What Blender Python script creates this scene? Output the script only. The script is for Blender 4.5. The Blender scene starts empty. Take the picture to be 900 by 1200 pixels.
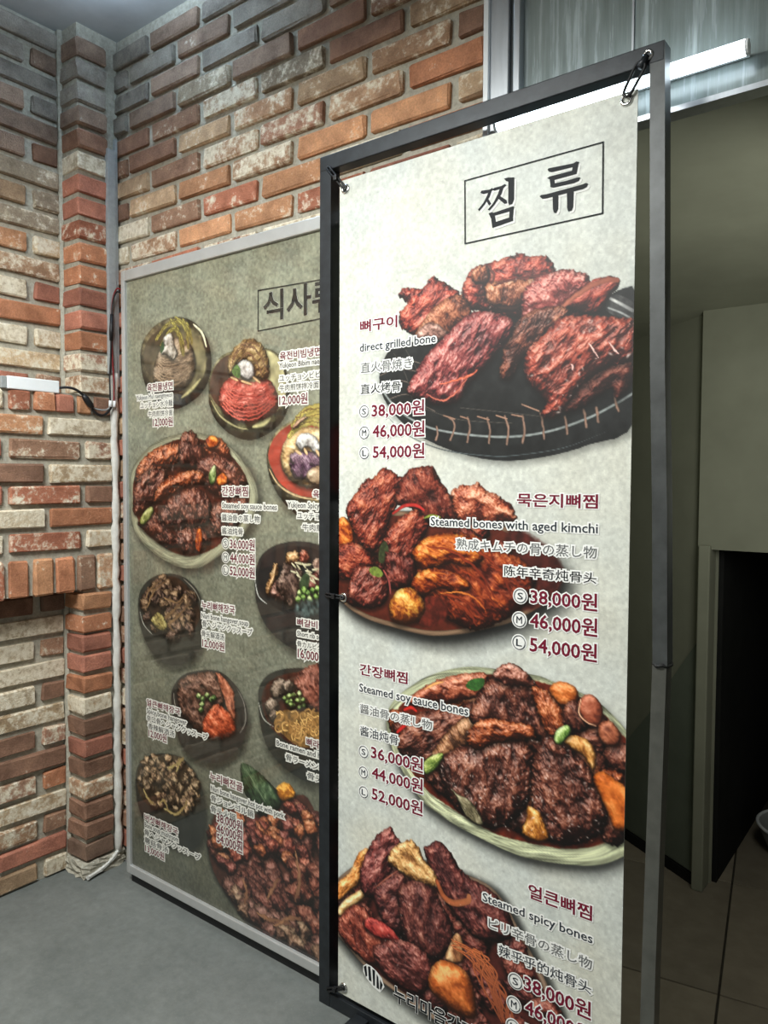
import bpy, bmesh, math, random
import numpy as np
from mathutils import Matrix, Vector
scene = bpy.context.scene
COL = scene.collection
random.seed(4)
# ---------------------------------------------------------------- camera, world, lights, exposure
cd = bpy.data.cameras.new('camera'); cam = bpy.data.objects.new('camera', cd); COL.objects.link(cam)
YAW, PITCH, ROLL = 0.6544175, 0.0427857, 0.00466056
fw = Vector((-math.sin(YAW) * math.cos(PITCH), math.cos(YAW) * math.cos(PITCH), -math.sin(PITCH)))
rt = fw.cross(Vector((0, 0, 1))).normalized(); up = rt.cross(fw)
r2 = math.cos(ROLL) * rt + math.sin(ROLL) * up; u2 = -math.sin(ROLL) * rt + math.cos(ROLL) * up
M = Matrix((r2, u2, -fw)).transposed().to_4x4(); M.translation = Vector((0, 0, 1.30)); cam.matrix_world = M
cd.sensor_fit = 'VERTICAL'; cd.sensor_height = 24.0; cd.lens = 886.28 / 1200 * 24.0; cd.clip_start = 0.02
scene.camera = cam
scene.view_settings.view_transform = 'Standard'; scene.view_settings.look = 'None'
scene.view_settings.gamma = 1.0; scene.view_settings.exposure = 0.0; scene.view_settings.use_curve_mapping = False
w = bpy.data.worlds.new('world'); scene.world = w; w.use_nodes = True
w.node_tree.nodes['Background'].inputs[0].default_value = (1.0, 0.97, 0.90, 1); w.node_tree.nodes['Background'].inputs[1].default_value = 0.15
def area(name, loc, rot, sx, sy, power, col):
    l = bpy.data.lights.new(name, 'AREA'); l.shape = 'RECTANGLE'; l.size = sx; l.size_y = sy; l.energy = power; l.color = col
    o = bpy.data.objects.new(name, l); COL.objects.link(o); o.location = loc; o.rotation_euler = rot; return o
# ceiling panels in the lowered ceiling where the photographer stands
area('ceiling_panel_light', (-1.30, 0.14, 2.405), (0, 0, 0), 0.9, 0.4, 72, (0.98, 1.0, 0.97))
area('ceiling_panel_light.001', (-1.0, -1.6, 2.40), (0, 0, 0), 1.2, 0.6, 26, (1.0, 0.96, 0.86))
# unseen cool light added under the high ceiling to make the glow there
area('ceiling_glow_fill', (-1.76, 1.14, 2.635), (math.pi, 0, 0), 0.4, 0.12, 8.5, (0.60, 0.79, 1.0))
# added fill light brightening the passage, out of view to the right
area('passage_fill', (-0.15, 1.54, 1.45), (math.radians(82), 0, math.radians(36)), 0.25, 0.5, 3.7, (1.0, 1.0, 0.90))

# ---------------------------------------------------------------- helpers
def c8(r, g, b):
    f = lambda v: (v / 255 / 12.92) if v <= 10 else ((v / 255 + 0.055) / 1.055) ** 2.4
    return (f(r), f(g), f(b), 1)
class NT:
    def __init__(s, name):
        s.m = bpy.data.materials.new(name); s.m.use_nodes = True; s.t = s.m.node_tree
        s.b = s.t.nodes['Principled BSDF']
    def n(s, ty, **kw):
        x = s.t.nodes.new(ty)
        for k, v in kw.items():
            if k in x.inputs: x.inputs[k].default_value = v
            else: setattr(x, k, v)
        return x
    def l(s, a, b): s.t.links.new(a, b)
    def noise(s, scale, detail=4, rough=0.6, coord=None, vec=(1, 1, 1)):
        t = s.n('ShaderNodeTexCoord'); mp = s.n('ShaderNodeMapping'); mp.inputs['Scale'].default_value = vec
        s.l(t.outputs[coord or 'Object'], mp.inputs['Vector'])
        x = s.n('ShaderNodeTexNoise'); x.inputs['Scale'].default_value = scale; x.inputs['Detail'].default_value = detail; x.inputs['Roughness'].default_value = rough
        s.l(mp.outputs[0], x.inputs['Vector']); return x
    def ramp(s, src, stops):
        r = s.n('ShaderNodeValToRGB'); e = r.color_ramp.elements
        while len(e) < len(stops): e.new(0.5)
        for i, (p, c) in enumerate(stops): e[i].position = p; e[i].color = c
        s.l(src, r.inputs[0]); return r
    def mix(s, fac, a, b, mode='MIX'):
        m = s.n('ShaderNodeMix', data_type='RGBA', blend_type=mode)
        for v, i in ((fac, 0), (a, 6), (b, 7)):
            if isinstance(v, (int, float, tuple)): m.inputs[i].default_value = v
            else: s.l(v, m.inputs[i])
        return m.outputs[2]
    def bump(s, h, strength, dist):
        b = s.n('ShaderNodeBump'); b.inputs['Strength'].default_value = strength; b.inputs['Distance'].default_value = dist
        s.l(h, b.inputs['Height']); s.l(b.outputs[0], s.b.inputs['Normal'])
    def set(s, rough=0.6, metal=0.0, spec=0.4, col=None):
        s.b.inputs['Roughness'].default_value = rough; s.b.inputs['Metallic'].default_value = metal; s.b.inputs['Specular IOR Level'].default_value = spec
        if col is not None: s.b.inputs['Base Color'].default_value = col
        return s
def simple(name, col, rough=0.6, metal=0.0, spec=0.4, nscale=60, namp=0.25, bump=0.0, vec=(1, 1, 1)):
    t = NT(name).set(rough, metal, spec); nz = t.noise(nscale, vec=vec)
    lo = tuple(c * (1 - namp) for c in col[:3]) + (1,); hi = tuple(min(1, c * (1 + namp)) for c in col[:3]) + (1,)
    r = t.ramp(nz.outputs['Fac'], [(0.3, lo), (0.7, hi)]); t.l(r.outputs[0], t.b.inputs['Base Color'])
    if bump: t.bump(nz.outputs['Fac'], bump, 0.004)
    return t.m
def obj(name, bm, mat, parent=None, smooth=False):
    me = bpy.data.meshes.new(name)
    if parent is not None:
        base = Vector((0, 0, 0)); p = parent
        while p is not None: base += p.location; p = p.parent
        bmesh.ops.translate(bm, verts=bm.verts, vec=-base)
    bmesh.ops.recalc_face_normals(bm, faces=bm.faces)
    bm.to_mesh(me); bm.free(); me.materials.append(mat)
    if smooth:
        for p in me.polygons: p.use_smooth = True
    o = bpy.data.objects.new(name, me); COL.objects.link(o); o.parent = parent; return o
def thing(name, label, cat, loc, group=None):
    o = bpy.data.objects.new(name, None); COL.objects.link(o); o.location = loc; o.empty_display_size = 0.05
    return tag(o, label, cat, group)
def tag(o, label, cat, group=None):
    o['label'] = label; o['category'] = cat
    if group: o['group'] = group
    return o
def struct(o, label=None):
    o['kind'] = 'structure'
    if label: o['label'] = label
    return o
def add_box(bm, x0, x1, y0, y1, z0, z1, bev=0.0):
    r = bmesh.ops.create_cube(bm, size=1.0)
    for v in r['verts']: v.co = Vector((x0 + (v.co.x + .5) * (x1 - x0), y0 + (v.co.y + .5) * (y1 - y0), z0 + (v.co.z + .5) * (z1 - z0)))
    if bev:
        es = list({e for v in r['verts'] for e in v.link_edges}); bmesh.ops.bevel(bm, geom=es, offset=bev, segments=2, affect='EDGES', profile=0.5)
    return bm
def box(x0, x1, y0, y1, z0, z1, bev=0.0): return add_box(bmesh.new(), x0, x1, y0, y1, z0, z1, bev)
def add_tube(bm, pts, r, seg=8, closed=False, flat=1.0):
    P = [Vector(p) for p in pts]; n = len(P); rings = []; prev = None
    for i in range(n):
        if closed: t = (P[(i + 1) % n] - P[i - 1])
        else: t = P[min(i + 1, n - 1)] - P[max(i - 1, 0)]
        t.normalize()
        a = prev if prev is not None else (Vector((0, 0, 1)) if abs(t.z) < 0.9 else Vector((0, 1, 0)))
        a = (a - t * a.dot(t)).normalized(); prev = a; b = t.cross(a)
        rr = r[i] if isinstance(r, (list, tuple)) else r
        rings.append([bm.verts.new(P[i] + rr * (math.cos(2 * math.pi * k / seg) * a + flat * math.sin(2 * math.pi * k / seg) * b)) for k in range(seg)])
    for i in range(n if closed else n - 1):
        A, B = rings[i], rings[(i + 1) % n]
        for k in range(seg): bm.faces.new((A[k], A[(k + 1) % seg], B[(k + 1) % seg], B[k]))
    if not closed: bm.faces.new(rings[0][::-1]); bm.faces.new(rings[-1])
    return bm
def tube(pts, r, seg=8, closed=False, flat=1.0): return add_tube(bmesh.new(), pts, r, seg, closed, flat)
def curve(pts, n=6):
    P = [Vector(p) for p in pts]; out = []
    for i in range(len(P) - 1):
        p0, p1, p2, p3 = P[max(i - 1, 0)], P[i], P[i + 1], P[min(i + 2, len(P) - 1)]
        for k in range(n):
            t = k / n; out.append(0.5 * (2 * p1 + (p2 - p0) * t + (2 * p0 - 5 * p1 + 4 * p2 - p3) * t * t + (3 * p1 - p0 - 3 * p2 + p3) * t ** 3))
    return out + [P[-1]]
def prism(pts, d):
    # closed outline of 3-D points pushed along vector d
    bm = bmesh.new(); a = [bm.verts.new(p) for p in pts]; b = [bm.verts.new(Vector(p) + Vector(d)) for p in pts]; n = len(pts)
    bm.faces.new(a); bm.faces.new(b[::-1])
    for i in range(n): bm.faces.new((a[i], b[i], b[(i + 1) % n], a[(i + 1) % n]))
    return bm

# ---------------------------------------------------------------- materials of the place
def brick_material():
    t = NT('brick_face').set(0.9, 0, 0.2)
    oi = t.n('ShaderNodeObjectInfo')
    tc = t.n('ShaderNodeTexCoord'); add = t.n('ShaderNodeVectorMath', operation='ADD'); sc = t.n('ShaderNodeVectorMath', operation='SCALE'); sc.inputs['Scale'].default_value = 9.0
    cmb = t.n('ShaderNodeCombineXYZ')
    for i in range(3): t.l(oi.outputs['Random'], cmb.inputs[i])
    t.l(cmb.outputs[0], sc.inputs[0]); t.l(tc.outputs['Object'], add.inputs[0]); t.l(sc.outputs[0], add.inputs[1])
    def nz(scale, det, ro):
        x = t.n('ShaderNodeTexNoise'); x.inputs['Scale'].default_value = scale; x.inputs['Detail'].default_value = det; x.inputs['Roughness'].default_value = ro
        t.l(add.outputs[0], x.inputs['Vector']); return x.outputs['Fac']
    n1, n2, n3 = nz(16, 5, 0.65), nz(60, 6, 0.7), nz(230, 3, 0.6)
    v = t.ramp(n1, [(0.28, (0.60, 0.57, 0.56, 1)), (0.5, (0.98, 0.98, 0.98, 1)), (0.72, (1.34, 1.32, 1.28, 1))])
    base = t.mix(1.0, oi.outputs['Color'], v.outputs[0], 'MULTIPLY')
    v2 = t.ramp(n3, [(0.3, (0.8, 0.8, 0.8, 1)), (0.7, (1.15, 1.15, 1.15, 1))]); base = t.mix(1.0, base, v2.outputs[0], 'MULTIPLY')
    # old limewash and mortar smears; their amount is carried by the object's alpha
    sm = t.n('ShaderNodeMath', operation='MULTIPLY'); t.l(n1, sm.inputs[0]); sm.inputs[1].default_value = 0.55
    s2 = t.n('ShaderNodeMath', operation='MULTIPLY_ADD'); t.l(n2, s2.inputs[0]); s2.inputs[1].default_value = 0.45; t.l(sm.outputs[0], s2.inputs[2])
    s3 = t.n('ShaderNodeMath', operation='ADD'); t.l(s2.outputs[0], s3.inputs[0]); t.l(oi.outputs['Alpha'], s3.inputs[1])
    k = t.ramp(s3.outputs[0], [(0.90, (0, 0, 0, 1)), (1.04, (1, 1, 1, 1))])
    wv = t.ramp(n2, [(0.30, c8(160, 142, 118)), (0.50, c8(214, 203, 180)), (0.7, c8(234, 227, 210))])
    t.l(t.mix(k.outputs[0], base, wv.outputs[0]), t.b.inputs['Base Color'])
    h = t.n('ShaderNodeMath', operation='ADD'); t.l(n2, h.inputs[0]); t.l(n3, h.inputs[1]); t.bump(h.outputs[0], 0.55, 0.004)
    return t.m
BRICK = brick_material()
MORTAR = simple('mortar', c8(170, 166, 152), 0.95, 0, 0.1, 90, 0.22, 0.5)
SEAL = simple('white_sealant', c8(206, 206, 200), 0.7, 0, 0.3, 45, 0.12, 0.6)
ALU = simple('aluminium', c8(176, 180, 184), 0.32, 0.85, 0.5, 8, 0.1, 0, (8, 8, 1))
ALUW = simple('white_aluminium', c8(214, 217, 218), 0.35, 0.2, 0.5, 20, 0.05)
ALUD = simple('dark_gasket', c8(64, 68, 70), 0.5, 0, 0.4, 30, 0.2)
STEEL = simple('black_painted_steel', c8(36, 40, 44), 0.40, 0.2, 0.4, 38, 0.28, 0.08)
STEELU = simple('mid_grey_steel', c8(64, 67, 67), 0.42, 0.25, 0.5, 30, 0.25, 0.05)  # lighter grey tone for the upper right upright
STEELG = simple('bare_grey_steel', c8(84, 85, 80), 0.42, 0.3, 0.5, 30, 0.2, 0.05)
WELD = simple('raw_weld', c8(30, 31, 31), 0.6, 0.3, 0.5, 120, 0.5, 0.6)
BLACK = simple('black_plastic', c8(24, 25, 27), 0.45, 0, 0.4, 50, 0.2)
REDW = simple('red_wire', c8(126, 30, 34), 0.45, 0, 0.4, 40, 0.15)
WHITEP = simple('white_plastic', c8(232, 236, 238), 0.4, 0, 0.4, 40, 0.03)
GREYP = simple('grey_plastic', c8(150, 154, 154), 0.5, 0, 0.4, 60, 0.1)
CHROME = simple('chrome', c8(214, 214, 212), 0.14, 1.0, 0.5, 20, 0.05)
def concrete():
    t = NT('painted_concrete').set(0.52, 0, 0.35)
    a = t.noise(3.2, 6, 0.65).outputs['Fac']; b = t.noise(38, 5, 0.7).outputs['Fac']; c = t.noise(170, 2, 0.5).outputs['Fac']
    r1 = t.ramp(a, [(0.3, c8(98, 103, 101)), (0.7, c8(122, 126, 123))]); r2 = t.ramp(b, [(0.35, (0.86, 0.86, 0.86, 1)), (0.7, (1.1, 1.1, 1.1, 1))])
    r3 = t.ramp(c, [(0.66, (0, 0, 0, 1)), (0.72, (1, 1, 1, 1))])
    col = t.mix(1.0, r1.outputs[0], r2.outputs[0], 'MULTIPLY'); col = t.mix(t.mix(0.25, (0, 0, 0, 1), r3.outputs[0]), col, c8(150, 152, 148))
    t.l(col, t.b.inputs['Base Color']); t.bump(b, 0.15, 0.003); return t.m
CONC = concrete()
PLASTER = simple('green_grey_plaster', c8(140, 142, 126), 0.8, 0, 0.2, 5, 0.1, 0.1)
PLASTERD = simple('dado_paint', c8(112, 120, 108), 0.6, 0, 0.3, 7, 0.12, 0.1)
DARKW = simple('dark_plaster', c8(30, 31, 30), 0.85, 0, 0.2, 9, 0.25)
CEIL = simple('ceiling_paint', c8(178, 182, 184), 0.6, 0, 0.35, 6, 0.12)
TILE = [simple('floor_tile_%s' % k, c, 0.42, 0, 0.4, 14, 0.14) for k, c in (('brown', c8(148, 138, 122)), ('umber', c8(140, 131, 116)), ('sand', c8(153, 143, 126)))]
GROUT = simple('dark_grout', c8(70, 66, 58), 0.9, 0, 0.1, 60, 0.2)
def pane():
    t = NT('dirty_glass').set(0.16, 0, 0.55)
    a = t.noise(16, 5, 0.7, vec=(3, 1, 0.16)).outputs['Fac']; b = t.noise(5, 3, 0.5).outputs['Fac']
    r = t.ramp(a, [(0.32, c8(104, 112, 108)), (0.55, c8(124, 133, 132)), (0.78, c8(172, 182, 184))])
    r2 = t.ramp(b, [(0.3, (0.8, 0.8, 0.78, 1)), (0.7, (1.12, 1.12, 1.1, 1))])
    t.l(t.mix(1.0, r.outputs[0], r2.outputs[0], 'MULTIPLY'), t.b.inputs['Base Color'])
    rr = t.ramp(a, [(0.3, (0.12, 0.12, 0.12, 1)), (0.8, (0.42, 0.42, 0.42, 1))]); t.l(rr.outputs[0], t.b.inputs['Roughness']); return t.m
PANE = pane()
def glow(name, col, s):
    t = NT(name).set(0.4); t.b.inputs['Emission Color'].default_value = col; t.b.inputs['Emission Strength'].default_value = s; t.b.inputs['Base Color'].default_value = (0.9, 0.9, 0.9, 1); return t.m
LED = glow('led_diffuser', (0.76, 0.90, 1.0, 1), 9.0)

# ---------------------------------------------------------------- the setting
WX, PX, BX = -2.327, -2.225, 1.46      # recessed left wall, its pier and band, back wall
floor = struct(obj('floor', box(-2.62, 1.6, -2.2, 1.47, -0.08, 0.0), CONC))
fl2 = struct(obj('floor', box(-2.0, 1.6, 1.47, 3.6, -0.08, -0.006), GROUT))
TA = math.radians(9.85); tu, tv = Vector((math.cos(TA), math.sin(TA), 0)), Vector((-math.sin(TA), math.cos(TA), 0)); t0 = Vector((-0.436, 1.88, 0))
tile_me = [None] * 3
for q in range(3):
    bm = box(-0.297, 0.297, -0.297, 0.297, -0.006, 0.0, 0.001); me = bpy.data.meshes.new('floor_tile'); bm.to_mesh(me); bm.free(); me.materials.append(TILE[q]); tile_me[q] = me
for ix in range(-3, 4):
    for iy in range(0, 4):
        c = t0 + tu * (0.6 * ix + 0.3) + tv * (0.6 * iy + 0.42)
        if all(-1.95 < (c + tu * a + tv * b).x < 1.55 and 1.475 < (c + tu * a + tv * b).y < 3.6 for a in (-0.3, 0.3) for b in (-0.3, 0.3)):
            o = bpy.data.objects.new('floor_tile', tile_me[(ix * 2 + iy) % 3]); COL.objects.link(o); o.parent = fl2; o.location = c; o.rotation_euler = (0, 0, TA)
for ix in range(-2, 4):
    # cut tiles along the threshold
    c = t0 + tu * (0.6 * ix + 0.3) - tv * 0.18; v0 = (1.482 - (c - tu * 0.297).y) / tv.y
    if v0 > 0.25 or c.x < -0.95 or c.x > 1.2: continue
    bm = box(-0.297, 0.297, max(v0, -0.297), 0.297, -0.006, 0.0, 0.001); me = bpy.data.meshes.new('floor_tile'); bm.to_mesh(me); bm.free(); me.materials.append(TILE[ix % 3])
    o = bpy.data.objects.new('floor_tile', me); COL.objects.link(o); o.parent = fl2; o.location = c; o.rotation_euler = (0, 0, TA)
struct(obj('ceiling', box(-2.62, 1.6, 0.30, 1.60, 2.72, 2.80), CEIL))
cl = bmesh.new(); add_box(cl, -2.62, 1.6, -2.2, 0.36, 2.42, 2.48); struct(obj('ceiling_lower', cl, CEIL))
# left wall: recessed panels between a flush band and a corner pier
bm = bmesh.new()
add_box(bm, -2.62, WX - 0.013, -2.2, 1.47, 0.0, 2.72)
add_box(bm, WX - 0.012, PX - 0.013, -0.6, 1.330, 0.943, 1.566)
add_box(bm, WX - 0.012, PX - 0.013, 1.330, 1.47, 0.0, 2.72)
wl = struct(obj('wall_left', bm, MORTAR))
wb = struct(obj('wall_back', box(-2.4, -0.848, BX + 0.013, 1.66, 0.0, 2.72), MORTAR))
# bricks
def brick_meshes(L, D, H, n, seed):
    out = []; r = random.Random(seed)
    for i in range(n):
        bm = box(-L / 2, L / 2, 0, D, -H / 2, H / 2)
        bmesh.ops.bevel(bm, geom=list(bm.edges), offset=0.0045, segments=1, affect='EDGES')
        for v in bm.verts: v.co += Vector((r.uniform(-1, 1) * 0.0034, r.uniform(-1, 1) * 0.0020, r.uniform(-1, 1) * 0.0026))
        bmesh.ops.recalc_face_normals(bm, faces=bm.faces); me = bpy.data.meshes.new('brick'); bm.to_mesh(me); bm.free(); me.materials.append(BRICK); out.append(me)
    return out
KB = {'s': ((0.222, 0.09, 0.055), 10), 'h': ((0.09, 0.09, 0.055), 6), 'p': ((0.105, 0.108, 0.054), 6), 'o': ((0.058, 0.09, 0.110), 5), 'r': ((0.06, 0.09, 0.055), 5)}
KM = {k: (d, brick_meshes(*d, n, 7 + i)) for i, (k, (d, n)) in enumerate(KB.items())}
TONE = {'o': (186, 128, 96, .30), 'O': (192, 142, 106, .34), 'r': (164, 110, 92, .27), 'R': (172, 112, 88, .36), 'b': (138, 106, 88, .20), 'B': (120, 98, 84, .16),
        't': (180, 152, 122, .36), 'T': (182, 146, 116, .44), 'w': (196, 180, 152, .52), 'c': (190, 166, 134, .47), 'm': (172, 130, 108, .44), 'g': (156, 142, 122, .38), 'k': (158, 124, 102, .36), 's': (150, 143, 133, .24), 'S': (150, 128, 112, .26)}
rb = random.Random(3)
def brick(parent, kind, side, a0, a1, z0, z1, tone, depth=None, jit=0.003):
    (L, D, H), ms = KM[kind]
    o = bpy.data.objects.new('brick', rb.choice(ms)); COL.objects.link(o); o.parent = parent
    a = (a0 + a1) / 2; z = (z0 + z1) / 2; j = rb.uniform(-jit, jit)
    if side == 'back': o.location = (a, depth + j, z)
    else: o.location = (depth + j, a, z); o.rotation_euler = (rb.uniform(-.01, .01), rb.uniform(-.01, .01), math.pi / 2)
    o.scale = ((a1 - a0) / L, 1, (z1 - z0) / H)
    r, g, b, al = TONE[tone]; q = rb.uniform(0.9, 1.1); c = c8(min(255, r * q), min(255, g * q), min(255, b * q)); o.color = (c[0], c[1], c[2], al + rb.uniform(-.03, .05))
ANY = 'ortTmObkcgtRw'
# back wall, running bond
BK = {0: 'wTOORr', 1: 'wkROwot', 2: 'btOTOOt', 3: 'tkTmTo', 4: 'kbtTtTb', 5: 'bkTgbt', 6: 'sSgSbkt', 7: 'sSssSk', 8: 'ssSsSS', 9: 'sSssSs', -1: 'mRmwTmw', -2: 'otwtrT'}
for kc in range(-28, 10):
    z0 = 2.0 + 0.0695 * kc; off = -1.919 if kc % 2 == 0 else -2.053
    js = [off + 0.247 * n for n in range(-2, 6)]; js = [-2.24] + [q for q in js if -2.20 < q < -0.87] + [-0.842]
    for i in range(len(js) - 1):
        a0, a1 = js[i] + (0.011 if i else 0), js[i + 1] - 0.011
        if a1 - a0 < 0.03: continue
        if z0 < 1.83 and not (a0 < -2.02 or a1 > -0.93): continue
        tn = BK[kc][i % len(BK[kc])] if kc in BK else rb.choice('rrmtkb')
        brick(wb, 's' if a1 - a0 > 0.15 else 'h', 'back', a0, a1, z0, z0 + 0.054, tn, BX)
# lower recess of the left wall (from the floor up), corner brick first
LOW = ['ct', 'rt', 'kT', 'cc', 'ok', 'bB', 'mb', 'cc', 'bw', 'wc', 'kw', 'wm', 'Bb']
for i in range(13):
    z0 = 0.004 + i * 0.0722; half = (i % 2 == 0)
    segs = [(1.24, 1.316), (0.991, 1.214), (0.742, 0.966), (0.493, 0.717), (0.244, 0.468), (0.0, 0.22)] if half else [(1.094, 1.316), (0.845, 1.07), (0.596, 0.82), (0.347, 0.572), (0.098, 0.323)]
    for j, (a0, a1) in enumerate(segs):
        tn = LOW[i][j] if j < 2 else rb.choice(ANY)
        brick(wl, 's' if a1 - a0 > 0.15 else 'h', 'left', a0, a1, z0, z0 + 0.056, tn, WX)
# upper recess
UPP = ['kr', 'cc', 'cw', 'oo', 'rw', 'Tm', 'cO', 'gg', 'gt', 'gt', 'bS', 'Sg', 'sS', 'sS', 'Ss', 'ss']
for i in range(16):
    z0 = 1.572 + i * 0.0718; half = (i % 2 == 0)
    segs = [(1.235, 1.318), (0.986, 1.21), (0.737, 0.962), (0.488, 0.713), (0.239, 0.464), (0.0, 0.215)] if half else [(1.094, 1.318), (0.845, 1.07), (0.596, 0.82), (0.347, 0.572), (0.098, 0.323)]
    for j, (a0, a1) in enumerate(segs):
        tn = UPP[i][j] if j < 2 else rb.choice(ANY)
        if z0 + 0.055 < 2.715: brick(wl, 's' if a1 - a0 > 0.15 else 'h', 'left', a0, a1, z0, z0 + 0.055, tn, WX)
# flush band: rowlock course, six stretcher courses, soldier course
HD = [(1.318, 1.36, 'O'), (1.245, 1.300, 'r'), (1.173, 1.238, 'o'), (1.098, 1.158, 'R'), (1.02, 1.08, 'w')] + [(0.945 - i * 0.075, 1.005 - i * 0.075, rb.choice(ANY)) for i in range(10)]
for a0, a1, tn in HD: brick(wl, 'r', 'left', a0, a1, 1.503, 1.560, tn, PX)
brick(wl, 'r', 'left', 1.372, 1.428, 1.503, 1.560, 'b', PX)
BAND = ['cRm', 'oww', 'bRr', 'cbo', 'mkr', 'wOt']
for i, z0 in enumerate((1.077, 1.150, 1.221, 1.287, 1.361, 1.432)):
    if i % 2 == 0: segs = [(1.342, 1.432), (1.097, 1.32), (0.85, 1.073), (0.6, 0.826), (0.353, 0.576), (0.105, 0.33)]
    else: segs = [(1.22, 1.432), (0.976, 1.2), (0.73, 0.952), (0.482, 0.706), (0.235, 0.458)]
    for j, (a0, a1) in enumerate(segs): brick(wl, 's' if a1 - a0 > 0.15 else 'h', 'left', a0, a1, z0, z0 + 0.055, BAND[i][j] if j < 3 else rb.choice(ANY), PX)
SO = [(1.380, 1.434, 'T'), (1.311, 1.369, 'k'), (1.239, 1.296, 'o'), (1.167, 1.226, 'O'), (1.090, 1.146, 'o'), (1.016, 1.073, 'R')] + [(0.942 - i * 0.074, 1.0 - i * 0.074, rb.choice('ooRr')) for i in range(11)]
for a0, a1, tn in SO: brick(wl, 'o', 'left', a0, a1, 0.941, 1.051, tn, PX)
# corner pier
for z0, tn in zip((0.055, 0.125, 0.192, 0.260, 0.330, 0.398, 0.468, 0.537, 0.606, 0.675, 0.741, 0.803, 0.875), 'BbbTbrbcorroO'): brick(wl, 'p', 'left', 1.318, 1.424, z0, z0 + 0.053, tn, PX)
for z0, tn in zip([1.572, 1.641, 1.710] + [1.776 + 0.0703 * i for i in range(13)], 'TmorrooRrrwbSssSs'): brick(wl, 'p', 'left', 1.322, 1.426, z0, z0 + 0.054, tn, PX)
# crumbling foot of the pier, mortar fillet in the recess corner
rr = random.Random(8)
bm = box(-2.345, PX + 0.004, 1.31, 1.46, 0.0, 0.05); bmesh.ops.subdivide_edges(bm, edges=list(bm.edges), cuts=5, use_grid_fill=True)
for v in bm.verts: v.co += Vector((rr.uniform(-1, 1), rr.uniform(-1, 1), rr.uniform(-1, 0.6) if v.co.z > 0.02 else 0)) * 0.006
obj('mortar_foot', bm, MORTAR, wl)
for z0, z1 in ((1.575, 2.72), (0.0, 0.94)): obj('mortar_fillet', tube([(WX - 0.002, 1.326, z0 + (z1 - z0) * i / 14) for i in range(15)], [0.0115 + rr.uniform(-.0015, .0015) for i in range(15)], 7), MORTAR, wl)
# white sealant down the corner, plastic trunking above it
n = 60; pts = []; rad = []
for i in range(n):
    z = 0.045 + 1.60 * i / (n - 1); pts.append((PX - 0.001 + rr.uniform(-.002, .002), 1.441 + rr.uniform(-.002, .002), z)); rad.append(0.0125 + rr.uniform(-.003, .003))
struct(obj('trim_1', tube(pts, rad, 8), SEAL, None, True), 'rough white sealant bead down the brick corner')
bm = bmesh.new(); add_box(bm, PX - 0.004, PX + 0.012, 1.418, 1.448, 1.64, 2.36, 0.003); add_box(bm, PX - 0.004, PX + 0.008, 1.448, 1.458, 1.6, 2.40, 0.002)
struct(obj('trim_2', bm, GREYP), 'grey white plastic cable trunking in the upper brick corner')
bm = tube(curve([(PX + 0.018, 1.315, 0.012), (PX + 0.01, 1.36, 0.014), (PX + 0.006, 1.40, 0.026), (PX + 0.004, 1.435, 0.05)]), [0.007 + rr.uniform(-.002, .002) for _ in range(19)], 6)
struct(obj('trim_3', bm, SEAL), 'smear of white sealant where the brick pier meets the floor')

# glazed transom over the passage
win = bpy.data.objects.new('window_1', None); COL.objects.link(win); win.location = (-0.45, 1.47, 1.99); struct(win, 'dusty transom glazing in an aluminium frame above the passage')
obj('frame_edge', box(-0.843, -0.832, 1.440, 1.52, 0.0, 2.72), ALUW, win)
obj('frame_post', box(-0.832, -0.787, 1.448, 1.53, 0.0, 2.72, 0.002), ALU, win)
obj('frame_groove', box(-0.787, -0.779, 1.458, 1.52, 0.0, 2.72), ALUD, win)
obj('frame_lip', box(-0.779, -0.763, 1.452, 1.52, 0.0, 2.72, 0.002), ALU, win)
obj('bottom_rail', box(-0.763, 1.2, 1.462, 1.50, 1.984, 1.994), ALU, win)
obj('pane', box(-0.763, -0.532, 1.470, 1.478, 1.994, 2.72), PANE, win)
obj('pane', box(-0.528, 1.2, 1.470, 1.478, 1.994, 2.72), PANE, win)
obj('pane_joint', box(-0.532, -0.528, 1.466, 1.480, 1.994, 2.72), ALU, win)

# passage behind: slanting wall, sloping soffit, far wall with a low dark opening
A = Vector((-0.645, 2.50, 0)); B = Vector((-0.945, 2.686, 0)); e = (B - A).normalized(); nrm = Vector((e.y, -e.x, 0))
if nrm.y > 0: nrm = -nrm
Cc = A + e * 1.3
def up_(p, z): return Vector((p.x, p.y, z))
struct(obj('wall_slanting', prism([up_(A, 0), up_(Cc, 0), up_(Cc, 2.2), up_(A, 2.2)], -nrm * 0.06), PLASTER))
struct(obj('wall_passage', prism([(-0.85, 1.66, 0), (-1.75, 3.2, 0), (-1.75, 3.2, 2.2), (-0.85, 1.66, 2.2)], (-0.08, 0, 0)), PLASTER))
struct(obj('ceiling_passage', prism([(-1.8, 1.49, 2.0), (1.6, 1.49, 2.0), (1.6, 2.52, 1.822), (-1.8, 2.52, 1.822)], (0, 0, 0.05)), PLASTER))
struct(obj('ceiling_passage', prism([(-1.8, 2.52, 1.822), (1.6, 2.52, 1.822), (1.6, 3.4, 1.70), (-1.8, 3.4, 1.70)], (0, 0, 0.05)), PLASTER))
bm = bmesh.new(); add_box(bm, -0.66, 0.3, 2.485, 2.56, 1.087, 2.0); add_box(bm, 0.3, 1.6, 2.485, 2.56, 0, 2.0)
struct(obj('wall_far', bm, PLASTER))
struct(obj('trim_4', box(-0.655, -0.620, 2.468, 2.58, 0.0, 1.10, 0.004), PLASTER), 'plaster jamb beside the low dark opening')
struct(obj('wall_right', box(1.5, 1.6, 1.5, 3.5, 0, 2.2), PLASTER))
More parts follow.
